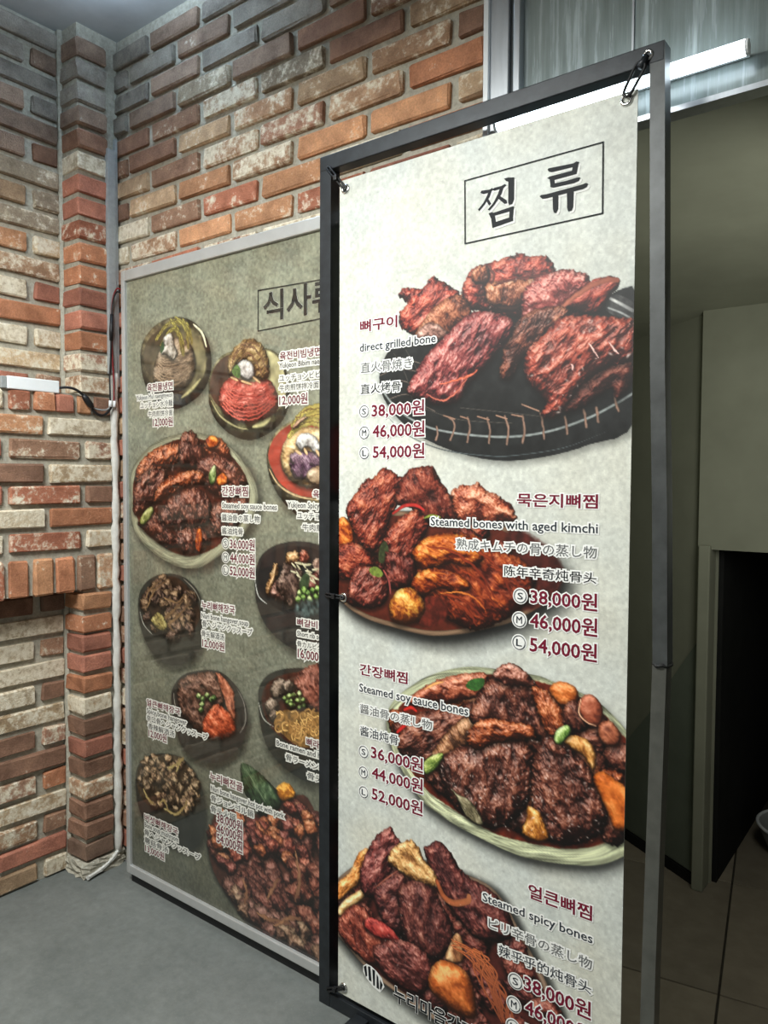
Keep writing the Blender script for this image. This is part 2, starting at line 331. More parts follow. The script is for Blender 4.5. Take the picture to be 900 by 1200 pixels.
bm = bmesh.new(); add_box(bm, -0.60, 0.4, 3.45, 3.5, 0, 1.3); add_box(bm, -0.635, -0.60, 2.56, 3.5, 0, 1.3); add_box(bm, 0.32, 0.36, 2.56, 3.5, 0, 1.3); add_box(bm, -0.62, 0.36, 2.56, 3.5, 1.16, 1.2)
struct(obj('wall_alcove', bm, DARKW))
dz = [(0.011, 0.809), (0.140, 0.625), (0.233, 0.493), (0.351, 0.358), (0.446, 0.246)]
def onw(s, z): q = A + e * s; return Vector((q.x, q.y, z)) + nrm * 0.0005
struct(obj('trim_5', prism([onw(0, dz[0][1])] + [onw(*p) for p in dz[1:]] + [onw(dz[-1][0], 0.04), onw(0, 0.04)], nrm * 0.005), PLASTERD), 'darker painted dado panel with a slanting top on the passage wall')
struct(obj('baseboard_slanting', prism([up_(A, 0) + nrm * 0.001, up_(Cc, 0) + nrm * 0.001, up_(Cc, 0.035) + nrm * 0.001, up_(A, 0.035) + nrm * 0.001], nrm * 0.010), DARKW))
# things in the dark opening
def lathe(prof, loc, n=28):
    bm = bmesh.new(); rings = []
    for r, z in prof: rings.append([bm.verts.new((loc[0] + r * math.cos(2 * math.pi * k / n), loc[1] + r * math.sin(2 * math.pi * k / n), loc[2] + z)) for k in range(n)])
    for a, b in zip(rings, rings[1:]):
        for k in range(n): bm.faces.new((a[k], a[(k + 1) % n], b[(k + 1) % n], b[k]))
    bm.faces.new(rings[0]); bm.faces.new(rings[-1]); return bm
basin = thing('basin', 'pale shallow basin on the floor of the dark low opening', 'basin', (-0.40, 2.92, 0.0))
obj('bowl', lathe([(0.09, 0.0), (0.115, 0.02), (0.145, 0.085), (0.15, 0.105), (0.14, 0.103), (0.13, 0.08), (0.10, 0.02)], (-0.40, 2.92, 0.0)), GREYP, basin, True)
obj('rim', tube([(-0.40 + 0.150 * math.cos(i * math.pi / 16), 2.92 + 0.150 * math.sin(i * math.pi / 16), 0.105) for i in range(32)], 0.006, 6, True), WHITEP, basin, True)
pot = thing('stock_pot', 'dark lidded pot standing inside the low opening', 'pot', (-0.33, 3.22, 0.0))
obj('stand', lathe([(0.13, 0.0), (0.14, 0.01), (0.14, 0.32), (0.13, 0.33)], (-0.33, 3.22, 0.0)), BLACK, pot)
obj('body', lathe([(0.15, 0.33), (0.175, 0.36), (0.18, 0.52), (0.185, 0.53), (0.18, 0.535)], (-0.33, 3.22, 0.0)), BLACK, pot, True)
obj('lid', lathe([(0.182, 0.535), (0.17, 0.55), (0.08, 0.575), (0.02, 0.58), (0.02, 0.60), (0.03, 0.61), (0.01, 0.615)], (-0.33, 3.22, 0.0)), STEEL, pot, True)

# lit LED tube along the foot of the transom
LX, LZ = -0.320, 2.044
led = thing('led_tube_light', 'lit white LED tube mounted along the transom above the hanging banner', 'light', (-0.56, 1.43, 2.062))
obj('diffuser', tube([(-0.80, 1.432, LZ), (LX, 1.432, LZ)], 0.0132, 14), LED, led, True)
obj('end_cap', tube([(-0.806, 1.432, LZ), (-0.80, 1.432, LZ)], 0.0134, 14), WHITEP, led)
obj('end_cap', tube([(LX, 1.432, LZ), (LX + 0.005, 1.432, LZ)], 0.0134, 14), WHITEP, led)
obj('backing_channel', box(-0.80, LX, 1.4445, 1.4620, LZ - 0.003, LZ + 0.006), ALUW, led)

# ---------------------------------------------------------------- printed food pictures (flat print)
# Each menu sheet carries a photographic print.  The print is computed here as colours on a
# fine grid laid on the sheet; coordinates are millimetres on the sheet, x right, y down; outlines and lettering boxes converted from image pixels.
def PBP(x, y):
    # image pixels to banner sheet millimetres, by camera ray onto the sheet
    q = 0.0013568859 * x + -6.9840366e-05 * y + 1
    return ((4.0084527 * x + 0.0075110241 * y + -1598.9336) / q, (0.9263145 * x + 2.9843232 * y + -1003.662) / q)
def PWP(x, y):
    # image pixels to sheet millimetres on the board, projected from the camera
    q = 0.0013640863 * x + -6.9915298e-05 * y + 1
    return ((5.3533741 * x + -0.053309651 * y + -755.25301) / q, (0.86540728 * x + 3.0835565 * y + -1106.9317) / q)
LAT = np.random.RandomState(11).rand(512, 512).astype(np.float32)
def vnoise(x, y, s):
    xi = np.floor(x); yi = np.floor(y); fx = x - xi; fy = y - yi
    fx = fx * fx * (3 - 2 * fx); fy = fy * fy * (3 - 2 * fy)
    xi = xi.astype(np.int64) + s * 37; yi = yi.astype(np.int64) + s * 91
    a = LAT[yi % 512, xi % 512]; b = LAT[yi % 512, (xi + 1) % 512]
    c = LAT[(yi + 1) % 512, xi % 512]; d = LAT[(yi + 1) % 512, (xi + 1) % 512]
    return (a + (b - a) * fx) * (1 - fy) + (c + (d - c) * fx) * fy - 0.5
def fbm(x, y, s, o=3):
    r = 0; a = 1.0
    for k in range(o):
        r = r + a * vnoise(x * 2 ** k, y * 2 ** k, s + k * 7); a *= 0.5
    return r
def smooth(p, n=4, closed=True):
    p = np.array(p, float); m = len(p); out = []
    for i in range(m if closed else m - 1):
        if closed: p0, p1, p2, p3 = p[i - 1], p[i], p[(i + 1) % m], p[(i + 2) % m]
        else: p0, p1, p2, p3 = p[max(i - 1, 0)], p[i], p[i + 1], p[min(i + 2, m - 1)]
        for k in range(n):
            t = k / n
            out.append(0.5 * (2 * p1 + (p2 - p0) * t + (2 * p0 - 5 * p1 + 4 * p2 - p3) * t * t + (3 * p1 - p0 - 3 * p2 + p3) * t ** 3))
    if not closed: out.append(p[-1])
    return np.array(out)
def sdpoly(P, X, Y):
    d = np.full(X.shape, 1e9, np.float32); ins = np.zeros(X.shape, bool)
    n = len(P)
    for i in range(n):
        ax, ay = P[i]; bx, by = P[(i + 1) % n]
        ex, ey = bx - ax, by - ay; L = ex * ex + ey * ey + 1e-9
        t = np.clip(((X - ax) * ex + (Y - ay) * ey) / L, 0, 1)
        d = np.minimum(d, (X - ax - t * ex) ** 2 + (Y - ay - t * ey) ** 2)
        if ay != by:
            c = ((ay > Y) != (by > Y)) & (X < ex * (Y - ay) / (by - ay) + ax)
            ins ^= c
    d = np.sqrt(d)
    return np.where(ins, -d, d)
def sdline(P, X, Y):
    d = np.full(X.shape, 1e9, np.float32); w = np.zeros(X.shape, np.float32); n = len(P)
    for i in range(n - 1):
        ax, ay = P[i]; bx, by = P[i + 1]; ex, ey = bx - ax, by - ay; L = ex * ex + ey * ey + 1e-9
        t = np.clip(((X - ax) * ex + (Y - ay) * ey) / L, 0, 1)
        q = (X - ax - t * ex) ** 2 + (Y - ay - t * ey) ** 2
        m = q < d; d = np.where(m, q, d); w = np.where(m, (i + t) / max(n - 1, 1), w)
    return np.sqrt(d), w
def sstep(a, b, x):
    t = np.clip((x - a) / (b - a), 0, 1); return t * t * (3 - 2 * t)
def lin(c): c = np.clip(np.asarray(c, float), 0, None); return np.where(c <= 0.04045, c / 12.92, ((c + 0.055) / 1.055) ** 2.4)
def srgb(c): c = np.clip(np.asarray(c, float), 0, None); return np.where(c <= 0.0031308, c * 12.92, 1.055 * c ** (1 / 2.4) - 0.055)
LD = np.array([-0.30, -0.62, 0.72]); LD = LD / np.linalg.norm(LD)
HV = LD + np.array([0, 0, 1]); HV = HV / np.linalg.norm(HV)
class Sheet:
    def __init__(s, w, h, d, paper, namp, seed):
        s.nx = int(round(w / d)); s.ny = int(round(h / d)); s.w, s.h = w, h
        s.X, s.Y = np.meshgrid(np.linspace(0, w, s.nx + 1), np.linspace(0, h, s.ny + 1))
        s.d = d; s.f = 1.0; s.id = 0
        n = fbm(s.X / 7, s.Y / 7, seed, 3) * 0.8 + fbm(s.X / 60, s.Y / 60, seed + 3, 2) * 0.5
        n2 = np.clip(vnoise(s.X / 4.5, s.Y / 4.5, seed + 9) - 0.28, 0, 1) * 2.2
        n3 = np.clip(vnoise(s.X / 6.5, s.Y / 5.0, seed + 21) - 0.36, 0, 1) * 4.0
        s.C = np.array(paper)[None, None] / 255.0 * (1 + namp * (n + n2 - n3))[..., None]
        s.C = s.C * (1 + 0.02 * fbm(s.X / 90, s.Y / 90, seed + 5, 2)[..., None] * np.array([1, 0, -1.5]))
        s.own = np.zeros(s.X.shape, np.int16)
    def g(s, c): return srgb(lin(np.array(c, float) / 255.0) / s.f)
    def sub(s, P, m):
        P = np.asarray(P); x0, y0 = P.min(0) - m; x1, y1 = P.max(0) + m
        i0 = max(int(x0 / s.d), 0); i1 = min(int(x1 / s.d) + 2, s.nx + 1)
        j0 = max(int(y0 / s.d), 0); j1 = min(int(y1 / s.d) + 2, s.ny + 1)
        if i1 <= i0 + 1 or j1 <= j0 + 1: return None
        return slice(j0, j1), slice(i0, i1)
    def put(s, sl, a, col):
        a3 = a[..., None]; s.C[sl] = s.C[sl] * (1 - a3) + col * a3
        o = s.own[sl]; o[a > 0.3] = s.id
    def shadow(s, poly, blur, k, dx=0, dy=0):
        P = smooth(poly) + np.array([dx, dy]); sl = s.sub(P, blur * 1.2)
        if sl is None: return
        sd = sdpoly(P, s.X[sl], s.Y[sl]); a = k * (1 - sstep(-blur * 0.6, blur, sd))
        s.C[sl] *= (1 - a)[..., None]
        o = s.own[sl]; o[a > 0.12] = s.id
    def flat(s, poly, c, edge=1.0, namp=0.15, ns=10, seed=1, soft=1.2, grad=None, ang=0, ns2=None):
        P = smooth(poly); sl = s.sub(P, 4)
        if sl is None: return
        X, Y = s.X[sl], s.Y[sl]; c0, s0 = math.cos(ang), math.sin(ang)
        u = X * c0 + Y * s0; v = -X * s0 + Y * c0
        sd = sdpoly(P, X + edge * fbm(X / 6, Y / 6, seed, 2), Y + edge * fbm(X / 6, Y / 6, seed + 4, 2))
        a = np.clip(0.5 - sd / soft, 0, 1); n = fbm(u / ns, v / (ns2 or ns), seed + 2, 3)
        col = s.g(c)[None, None] * (1 + namp * 2 * n)[..., None]
        if grad is not None:
            c2, ga, gb = grad
            ga = np.array(ga, float); gb = np.array(gb, float); e = gb - ga
            t = np.clip(((X - ga[0]) * e[0] + (Y - ga[1]) * e[1]) / (e @ e), 0, 1)[..., None]
            col = col * (1 - t) + s.g(c2)[None, None] * (1 + namp * 2 * n)[..., None] * t
        s.put(sl, a, col)
    def ring(s, outer, c_rim, c_in, rw, seed=1, dark=0.55, streak=0.25):
        # a plate: shaded lip of width rw around a darker well
        P = smooth(outer); sl = s.sub(P, 3)
        if sl is None: return
        X, Y = s.X[sl], s.Y[sl]; sd = sdpoly(P, X, Y); a = np.clip(0.5 - sd / 1.6, 0, 1)
        t = np.clip(-sd / rw, 0, 1); prof = 0.72 + 0.5 * np.sin(np.clip(t, 0, 1) * 3.14) + streak * fbm(X / 26 + sd / 4, Y / 26 - sd / 3, seed, 3)
        k = sstep(0.86, 1.0, -sd / rw)[..., None]
        col = s.g(c_rim)[None, None] * prof[..., None] * (1 - k) + s.g(c_in)[None, None] * (1 + 0.3 * fbm(X / 14, Y / 14, seed + 5, 3))[..., None] * k
        s.put(sl, a, col)
    def chunk(s, poly, pal, ang=0.0, fib=(13, 4), amp=2.6, R=24, edge=5, seed=1, spec=0.5, gloss=22, ao=0.42, dome=0.9, amb=0.54, drop=0.5, dropw=9, spk=0.5):
        P = smooth(poly, 3); R = R * 1.45
        if drop > 0:
            sl = s.sub(P + np.array([0, 3]), dropw * 1.3)
            if sl is not None:
                sd = sdpoly(P + np.array([1.0, 4.0]), s.X[sl], s.Y[sl]); m = s.own[sl] == s.id
                s.C[sl] *= (1 - drop * m * (1 - sstep(-dropw * 0.4, dropw, sd)))[..., None]
        sl = s.sub(P, edge + 3)
        if sl is None: return
        X, Y = s.X[sl], s.Y[sl]; c0, s0 = math.cos(ang), math.sin(ang)
        u = X * c0 + Y * s0; v = -X * s0 + Y * c0
        wx = fbm(X / 22, Y / 22, seed + 1, 2) * 9
        sd = sdpoly(P, X + edge * fbm(X / 7, Y / 7, seed + 2, 3), Y + edge * fbm(X / 7, Y / 7, seed + 3, 3))
        a = np.clip(0.5 - sd / 1.8, 0, 1)
        q = np.clip(-sd / R, 0, 1); dm = np.sqrt(np.clip(1 - (1 - q) ** 2, 0, 1))
        n1 = fbm((u + wx) / fib[0], (v + wx) / fib[1], seed + 4, 3); n1 = 0.5 - np.abs(n1) * 1.6
        n2 = fbm(u / 26, v / 17, seed + 6, 2); n3 = fbm(X / 4.2, Y / 4.2, seed + 8, 2)
        h = dm * R * 0.62 * dome + amp * (0.50 * n1 + 2.2 * n2 + 0.16 * n3)
        gy, gx = np.gradient(h, s.d); il = 1 / np.sqrt(gx * gx + gy * gy + 1)
        ndl = np.clip((-gx * LD[0] - gy * LD[1] + LD[2]) * il, 0, 1)
        ndh = np.clip((-gx * HV[0] - gy * HV[1] + HV[2]) * il, 0, 1)
        t = np.clip(0.44 + 0.9 * (ndl - 0.68) + 0.85 * n2 + 0.5 * (n1 - 0.25) + 0.25 * n3, 0, 1)
        pc = [s.g(c) for c in pal]; k = t * (len(pc) - 1); i = np.clip(k.astype(int), 0, len(pc) - 2); fr = (k - i)[..., None]
        pa = np.array(pc); col = pa[i] * (1 - fr) + pa[i + 1] * fr
        col = col * (amb - 0.08 + (1.16 - amb) * ndl / 0.75)[..., None]
        col = col * (1 - ao * (1 - sstep(0, 0.42, q)) * (1 - 0.55 * np.clip(ndl - 0.45, 0, 1)))[..., None]
        sp = 0.72 * spec * ndh ** gloss * sstep(0.02, 0.2, q) + spk * spec * sstep(0.30, 0.5, n3 + 0.25 * n1) * sstep(0.55, 0.9, ndl) * 0.8
        hl = s.g((252, 226, 214)); sp = np.clip(sp, 0, 0.85)[..., None]
        col = col * (1 - sp) + hl[None, None] * sp
        s.put(sl, a, np.clip(col, 0, 1.2))
    def stroke(s, pts, w, c, c2=None, sh=0.5, seed=1, taper=0.0, soft=1.4, wob=0.0):
        P = smooth(pts, 5, False); sl = s.sub(P, w + 3)
        if sl is None: return
        X, Y = s.X[sl], s.Y[sl]
        if wob: X = X + wob * fbm(X / 9, Y / 9, seed, 2); Y = Y + wob * fbm(X / 9, Y / 9, seed + 3, 2)
        d, t = sdline(P, X, Y); ww = w * (1 - taper * np.abs(2 * t - 1) ** 2)
        a = np.clip(0.5 - (d - ww / 2) / soft, 0, 1); q = np.clip(d / (ww / 2 + 1e-3), 0, 1)
        col = s.g(c)[None, None] * (1 + sh * (0.35 - q * q))[..., None] * (1 + 0.25 * fbm(s.X[sl] / 8, s.Y[sl] / 8, seed, 2))[..., None]
        if c2 is not None: col = col * (1 - t[..., None]) + s.g(c2)[None, None] * t[..., None]
        s.put(sl, a, np.clip(col, 0, 1.2))
    def glint(s, n, poly, size, k, seed):
        # small wet highlights scattered inside an outline
        r = np.random.RandomState(seed); P = np.asarray(poly, float); lo, hi = P.min(0), P.max(0)
        PP = smooth(poly); c = s.g((255, 238, 228))
        for _ in range(n):
            x, y = lo + r.rand(2) * (hi - lo)
            if sdpoly(PP, np.array([[x]]), np.array([[y]]))[0, 0] > -5: continue
            q = np.array([[x, y]]); L = size * (0.5 + r.rand()); an = r.rand() * 3.14
            sl = s.sub(q, L * 1.6)
            if sl is None: continue
            X, Y = s.X[sl] - x, s.Y[sl] - y; u = X * math.cos(an) + Y * math.sin(an); v = -X * math.sin(an) + Y * math.cos(an)
            a = k * (0.5 + 0.5 * r.rand()) * np.exp(-(u / L) ** 2 * 2.2 - (v / (L * 0.42)) ** 2 * 2.2)
            s.C[sl] = s.C[sl] * (1 - a[..., None]) + c * a[..., None]
GRILL = [(50, 19, 18), (120, 40, 34), (174, 66, 50), (212, 112, 86)]
GRILLB = [(60, 30, 22), (128, 66, 44), (178, 108, 74), (214, 158, 122)]
SPICY = [(46, 14, 11), (102, 33, 24), (148, 58, 38), (190, 104, 70)]
SOY = [(28, 12, 10), (66, 30, 23), (102, 52, 38), (148, 90, 68)]
SOYR = [(60, 22, 12), (118, 50, 24), (166, 82, 44), (204, 128, 84)]
DKRED = [(34, 14, 15), (64, 28, 27), (92, 42, 38), (132, 78, 66)]
KIM = [(96, 26, 10), (158, 62, 18), (206, 104, 34), (232, 156, 70)]
POT = [(120, 50, 16), (186, 100, 34), (226, 156, 62), (244, 206, 120)]
TAN = [(84, 52, 30), (140, 98, 60), (186, 142, 92), (216, 180, 134)]
def paint_banner():
    s = Sheet(697, 1944, 1.8, (203, 206, 197), 0.13, 2)
    # --- grilled bones on a wire griddle
    s.id, s.f = 1, 1.2
    tray = [(120,453),(127,501),(161,547),(204,581),(260,612),(346,641),(437,655),(530,648),(616,627),(704,583),(704,361),(628,358),(452,350),(247,387),(179,398),(144,407)]
    s.shadow(tray, 16, 0.35, 2, 6)
    s.flat(tray, (30, 32, 32), 1.0, 0.25, 18, 3)
    for q in ([(122,459),(170,448),(230,460)], [(124,430),(179,426),(248,447)], [(132,483),(180,475),(217,489)], [(147,514),(194,506),(248,524)], [(180,542),(226,530),(271,547)]):
        s.stroke(q, 2.4, (104, 92, 84), seed=3)
    for q in ([(160,413),(193,464),(212,522)], [(193,409),(225,460),(249,542)], [(249,542),(335,568),(455,580)], [(335,543),(455,560),(547,574)]):
        s.stroke(q, 2.2, (66, 62, 58), seed=4)
    s.stroke([(125,488),(156,524),(199,556),(256,581),(314,594),(381,603),(440,607),(493,605),(551,596),(615,577),(664,555),(701,535)], 5.5, (128, 134, 132), sh=0.7, seed=5)
    s.stroke([(144,554),(204,598),(293,630),(397,644),(456,645),(565,632),(649,604)], 2.5, (74, 82, 84), seed=6, taper=0.9)
    for k, q in enumerate(([(275,580),(278,595),(274,609)], [(308,562),(321,578),(310,610)], [(352,564),(358,583),(352,615)], [(399,567),(405,589),(403,618)], [(440,566),(448,590),(444,621)], [(478,566),(483,588),(480,620)], [(518,563),(522,580),(526,613)], [(568,572),(571,585),(573,605)], [(605,561),(609,574),(612,593)], [(630,559),(632,569),(635,585)], [(665,536),(667,549),(672,567)])):
        s.stroke(q, 5.0, (138, 108, 92), seed=k, wob=2, soft=2.4)
    for q in ([(293,557),(321,566)], [(335,561),(354,567)], [(376,563),(403,571)], [(420,563),(444,571)], [(455,563),(478,568)], [(477,544),(514,559)]):
        s.stroke(q, 3.2, (156, 120, 100), seed=7)
    s.flat([(648,364),(663,355),(698,377),(699,407),(667,396),(646,382)], (66, 66, 66), 0.5, 0.3, 8, 4)
    s.stroke([(654,362),(676,376),(695,389)], 6, (214, 214, 210), (120, 120, 120), seed=3)
    s.stroke([(650,378),(674,390),(689,400)], 4, (150, 152, 150), seed=4)
    s.chunk([(333,311),(343,283),(357,261),(377,256),(397,255),(424,253),(447,249),(471,248),(492,258),(517,261),(537,273),(546,292),(556,293),(584,301),(608,311),(614,328),(612,379),(561,394),(452,370),(404,357),(364,345),(343,339)], GRILL, 0.2, (11, 5), 2.6, 26, 5, 20, 0.5)
    s.chunk([(361,265),(377,257),(397,259),(403,279),(397,293),(373,293),(359,282)], GRILLB, 1.2, (8, 4), 2.0, 12, 4, 21, 0.3)
    s.chunk([(395,296),(451,296),(525,311),(547,339),(526,363),(460,355),(406,341),(390,318)], GRILLB, 1.35, (12, 4), 2.6, 18, 4, 22, 0.45)
    s.stroke([(413,301),(470,296),(525,298),(553,296)], 4, (84, 38, 32), seed=2, wob=2)
    s.stroke([(399,261),(411,280),(407,295)], 5, (92, 50, 42), seed=2, wob=2)
    s.stroke([(421,346),(452,352),(478,349)], 8, (44, 24, 20), seed=2, taper=0.6, wob=2)
    s.chunk([(474,337),(492,309),(525,298),(563,295),(611,315),(615,348),(582,371),(544,395),(494,409),(475,383)], [(96, 36, 34), (158, 66, 62), (206, 118, 106), (236, 176, 164)], 0.6, (9, 5), 2.8, 22, 5, 23, 0.55)
    s.chunk([(171,287),(190,274),(235,281),(259,259),(281,270),(309,287),(330,304),(345,332),(302,371),(282,389),(229,386),(193,369),(174,350),(174,326),(195,307)], GRILL, -0.6, (10, 4), 2.6, 24, 5, 24, 0.5)
    s.chunk([(240,351),(273,323),(316,307),(349,319),(360,359),(323,382),(278,399),(216,389)], GRILLB, 0.9, (12, 6), 2.4, 18, 4, 25, 0.35)
    s.chunk([(223,375),(254,356),(291,373),(304,391),(274,402),(229,394)], [(92, 58, 50), (150, 106, 92), (188, 142, 126), (214, 176, 160)], 0.5, (10, 4), 2.0, 14, 3, 45, 0.3)
    s.chunk([(557,361),(586,343),(611,327),(634,320),(661,324),(671,335),(663,349),(649,361),(629,386),(594,379),(575,370)], GRILL, -0.5, (14, 4), 2.4, 17, 3, 26, 0.45)
    s.stroke([(552,373),(575,354),(611,335),(647,327),(666,331)], 10, (176, 104, 82), (150, 78, 58), seed=8, taper=0.3, wob=2)
    s.chunk([(427,486),(434,436),(453,394),(482,368),(526,360),(575,370),(565,397),(519,421),(491,442),(465,473),(450,495)], [(38, 18, 15), (78, 36, 28), (132, 68, 48), (176, 112, 80)], -0.8, (12, 4), 2.6, 18, 4, 27, 0.5)
    s.chunk([(198,502),(212,468),(245,428),(272,407),(302,384),(325,367),(350,352),(382,348),(427,360),(458,378),(453,407),(430,429),(407,454),(383,474),(359,495),(337,522),(307,535),(264,534),(230,519)], [(58, 22, 26), (118, 44, 46), (164, 74, 70), (216, 140, 132)], -0.9, (16, 6), 2.8, 30, 4, 28, 0.6)
    s.stroke([(283,490),(322,485),(359,478),(375,468)], 5, (212, 104, 76), seed=3, taper=0.6, wob=3)
    s.stroke([(248,509),(292,526),(330,504),(351,481)], 4, (206, 110, 88), seed=4, taper=0.6, wob=3)
    s.chunk([(604,513),(637,490),(700,473),(701,511),(670,546),(657,526),(626,546),(571,569),(574,543)], [(36, 16, 14), (78, 34, 28), (118, 58, 46), (158, 96, 78)], -0.5, (12, 5), 2.6, 16, 3, 29, 0.3)
    s.chunk([(487,440),(505,426),(526,409),(544,392),(563,383),(612,387),(680,400),(702,411),(703,472),(663,483),(637,494),(601,516),(578,545),(547,576),(516,566),(529,547),(506,519),(486,494),(480,467)], [(66, 26, 22), (132, 50, 40), (182, 78, 58), (222, 132, 108)], -0.7, (16, 5), 2.8, 28, 4, 30, 0.6)
    for q in ([(613,438),(623,451),(633,468)], [(578,473),(584,486)], [(649,438),(660,452),(672,466)]):
        s.stroke(q, 4.0, (236, 190, 180), seed=9, taper=0.9, wob=4)
    s.glint(70, [(198,502),(245,428),(325,367),(427,360),(453,407),(383,474),(307,535)], 4, 0.6, 3)
    s.glint(60, [(487,440),(563,383),(699,410),(694,471),(601,516),(547,576),(486,494)], 5, 0.75, 4)
    s.glint(60, [(343,318),(432,251),(542,275),(611,315),(628,374),(490,405),(374,348)], 3.5, 0.55, 5)
    # --- steamed bones with aged kimchi
    s.id, s.f = 2, 1.16
    pl = [(-48,855),(-48,949),(1,979),(39,1002),(95,1019),(159,1027),(225,1033),(275,1032),(340,1020),(402,1001),(455,982),(507,952),(548,918),(566,880),(551,846),(505,814),(458,792),(379,769),(251,764),(109,768),(6,802)]
    s.shadow(pl, 34, 0.7, 20, 18)
    s.shadow(pl, 14, 0.5, 4, 10)
    s.ring(pl, (116, 92, 72), (88, 34, 22), 12, 3)
    s.flat([(458,789),(533,822),(569,866),(552,917),(498,953),(452,931),(439,845)], (74, 30, 24), 3, 0.3, 14, 9, 10)
    bowl_food(s, [(-4,955),(6,873),(109,846),(251,838),(379,795),(496,841),(534,889),(498,936),(381,984),(253,1010),(110,1004)], [SPICY, [(46, 16, 13), (92, 34, 25), (128, 54, 38), (164, 92, 68)]], 34, 61, 22, 0.3)
    s.chunk([(-5,796),(17,783),(43,806),(43,850),(17,864),(-10,853)], KIM, 0.5, (12, 6), 1.6, 14, 2, 31, 0.3)
    s.chunk([(-15,866),(28,843),(84,852),(110,890),(69,920),(12,933),(-15,915)], SPICY, 0.2, (11, 5), 2.4, 18, 4, 32, 0.3)
    s.chunk([(19,763),(48,730),(81,694),(104,690),(131,667),(176,684),(188,694),(172,751),(153,778),(139,829),(100,863),(59,837),(33,794)], SPICY, -0.95, (13, 5), 2.8, 24, 5, 33, 0.5)
    s.chunk([(167,747),(176,701),(202,673),(234,666),(265,664),(285,693),(314,728),(331,756),(327,783),(260,790),(210,758)], [(46, 15, 12), (94, 33, 24), (128, 52, 37), (168, 90, 66)], 1.0, (13, 6), 2.4, 26, 4, 34, 0.35)
    s.chunk([(312,726),(335,706),(362,705),(378,698),(400,716),(428,724),(438,734),(459,747),(463,778),(365,785),(331,783)], [(84, 30, 20), (152, 64, 42), (200, 112, 78), (236, 172, 138)], 0.4, (9, 4), 2.8, 22, 5, 35, 0.5)
    s.chunk([(132,832),(160,795),(193,771),(226,759),(255,792),(231,839),(210,869),(182,896),(151,883),(134,861)], SPICY, -0.9, (12, 4), 2.8, 20, 5, 36, 0.5)
    s.stroke([(160,770),(191,752),(223,750),(244,760)], 9, (168, 44, 38), seed=3, taper=0.4)
    s.stroke([(246,777),(264,771),(286,774)], 6, (132, 146, 62), seed=4, taper=0.4)
    s.flat([(124,846),(139,833),(149,860),(134,884),(119,877)], (58, 66, 38), 1, 0.2, 6, 4)
    s.chunk([(139,860),(182,861),(220,870),(225,908),(183,938),(144,930)], [(44, 14, 12), (88, 30, 24), (126, 52, 40), (176, 100, 80)], 1.2, (12, 5), 2.4, 16, 4, 37, 0.4)
    s.chunk([(28,966),(36,931),(51,900),(82,894),(132,908),(149,941),(135,978),(90,994),(54,986)], [(50, 17, 14), (104, 38, 30), (148, 68, 52), (196, 120, 96)], -0.9, (12, 4), 2.8, 20, 4, 38, 0.55)
    s.flat([(92,901),(112,893),(132,906),(125,916),(102,914)], (116, 134, 56), 0.6, 0.2, 6, 4)
    s.stroke([(134,900),(149,922),(154,952)], 6, (150, 70, 64), seed=6, taper=0.5)
    kim = [(213,856),(228,834),(251,818),(291,807),(340,804),(389,813),(429,837),(470,846),(500,871),(507,915),(475,956),(422,990),(365,1008),(318,995),(264,979),(243,951),(215,927),(229,892)]
    s.chunk(kim, [(70, 20, 12), (118, 40, 20), (164, 66, 28), (204, 108, 52)], 0.7, (34, 7), 3.4, 34, 4, 39, 0.25)
    s.chunk([(213,859),(229,836),(255,819),(295,810),(348,811),(379,827),(392,859),(359,875),(317,871),(278,881),(243,891)], KIM, 0.25, (30, 7), 3.0, 20, 3, 40, 0.3)
    s.chunk([(211,924),(229,900),(261,886),(296,887),(339,895),(364,918),(331,932),(287,928),(248,947),(225,942)], KIM, 0.3, (26, 6), 3.0, 16, 3, 41, 0.35)
    for k, q in enumerate(([(251,838),(317,845),(380,881),(421,934)], [(349,833),(400,851),(440,890),(460,930)], [(285,936),(350,948),(393,979)], [(307,945),(356,969),(381,998)], [(339,884),(393,908),(421,955)], [(410,871),(459,888),(482,917)])):
        s.stroke(q, 7, (150, 58, 28), (112, 38, 22), seed=k + 5, taper=0.7, wob=4)
    for k, q in enumerate(([(242,828),(295,816),(355,818)], [(229,915),(270,895),(313,897)], [(283,940),(339,931),(381,945),(401,968)])):
        s.stroke(q, 4, (232, 140, 60), (196, 90, 40), seed=k + 9, taper=0.8, wob=3)
    s.chunk([(150,982),(159,960),(178,940),(211,932),(236,948),(250,977),(225,1008),(183,1019),(157,1010)], POT, 0.8, (12, 8), 1.4, 26, 2, 42, 0.3, dome=1.1, spk=0.2)
    s.flat([(250,951),(296,950),(305,986),(275,1011),(234,1009),(252,980)], (96, 34, 24), 2, 0.3, 10, 7, 6)
    s.glint(60, [(19,763),(131,667),(265,664),(331,756),(457,758),(379,785),(251,876),(135,962),(46,850)], 3.2, 0.5, 6)
    # --- steamed soy sauce bones
    s.id, s.f = 3, 0.88
    pl = [(144,1240),(156,1206),(189,1171),(222,1146),(254,1125),(309,1101),(362,1086),(417,1081),(513,1079),(549,1085),(607,1097),(653,1115),(700,1155),(739,1212),(742,1353),(695,1390),(658,1415),(618,1431),(560,1444),(499,1453),(457,1452),(407,1446),(338,1435),(283,1420),(251,1408),(214,1377),(176,1331),(151,1284)]
    s.shadow(pl, 22, 0.5, 4, 14)
    s.shadow(pl, 9, 0.4, 2, 8)
    s.ring(pl, (158, 162, 132), (92, 46, 30), 36, 4, streak=0.6)
    well = [(166,1241),(175,1214),(203,1182),(254,1146),(320,1116),(417,1093),(513,1090),(573,1098),(624,1113),(675,1147),(715,1202),(718,1329),(674,1362),(624,1394),(574,1411),(529,1418),(501,1421),(441,1425),(380,1415),(318,1399),(256,1376),(209,1339),(176,1292)]
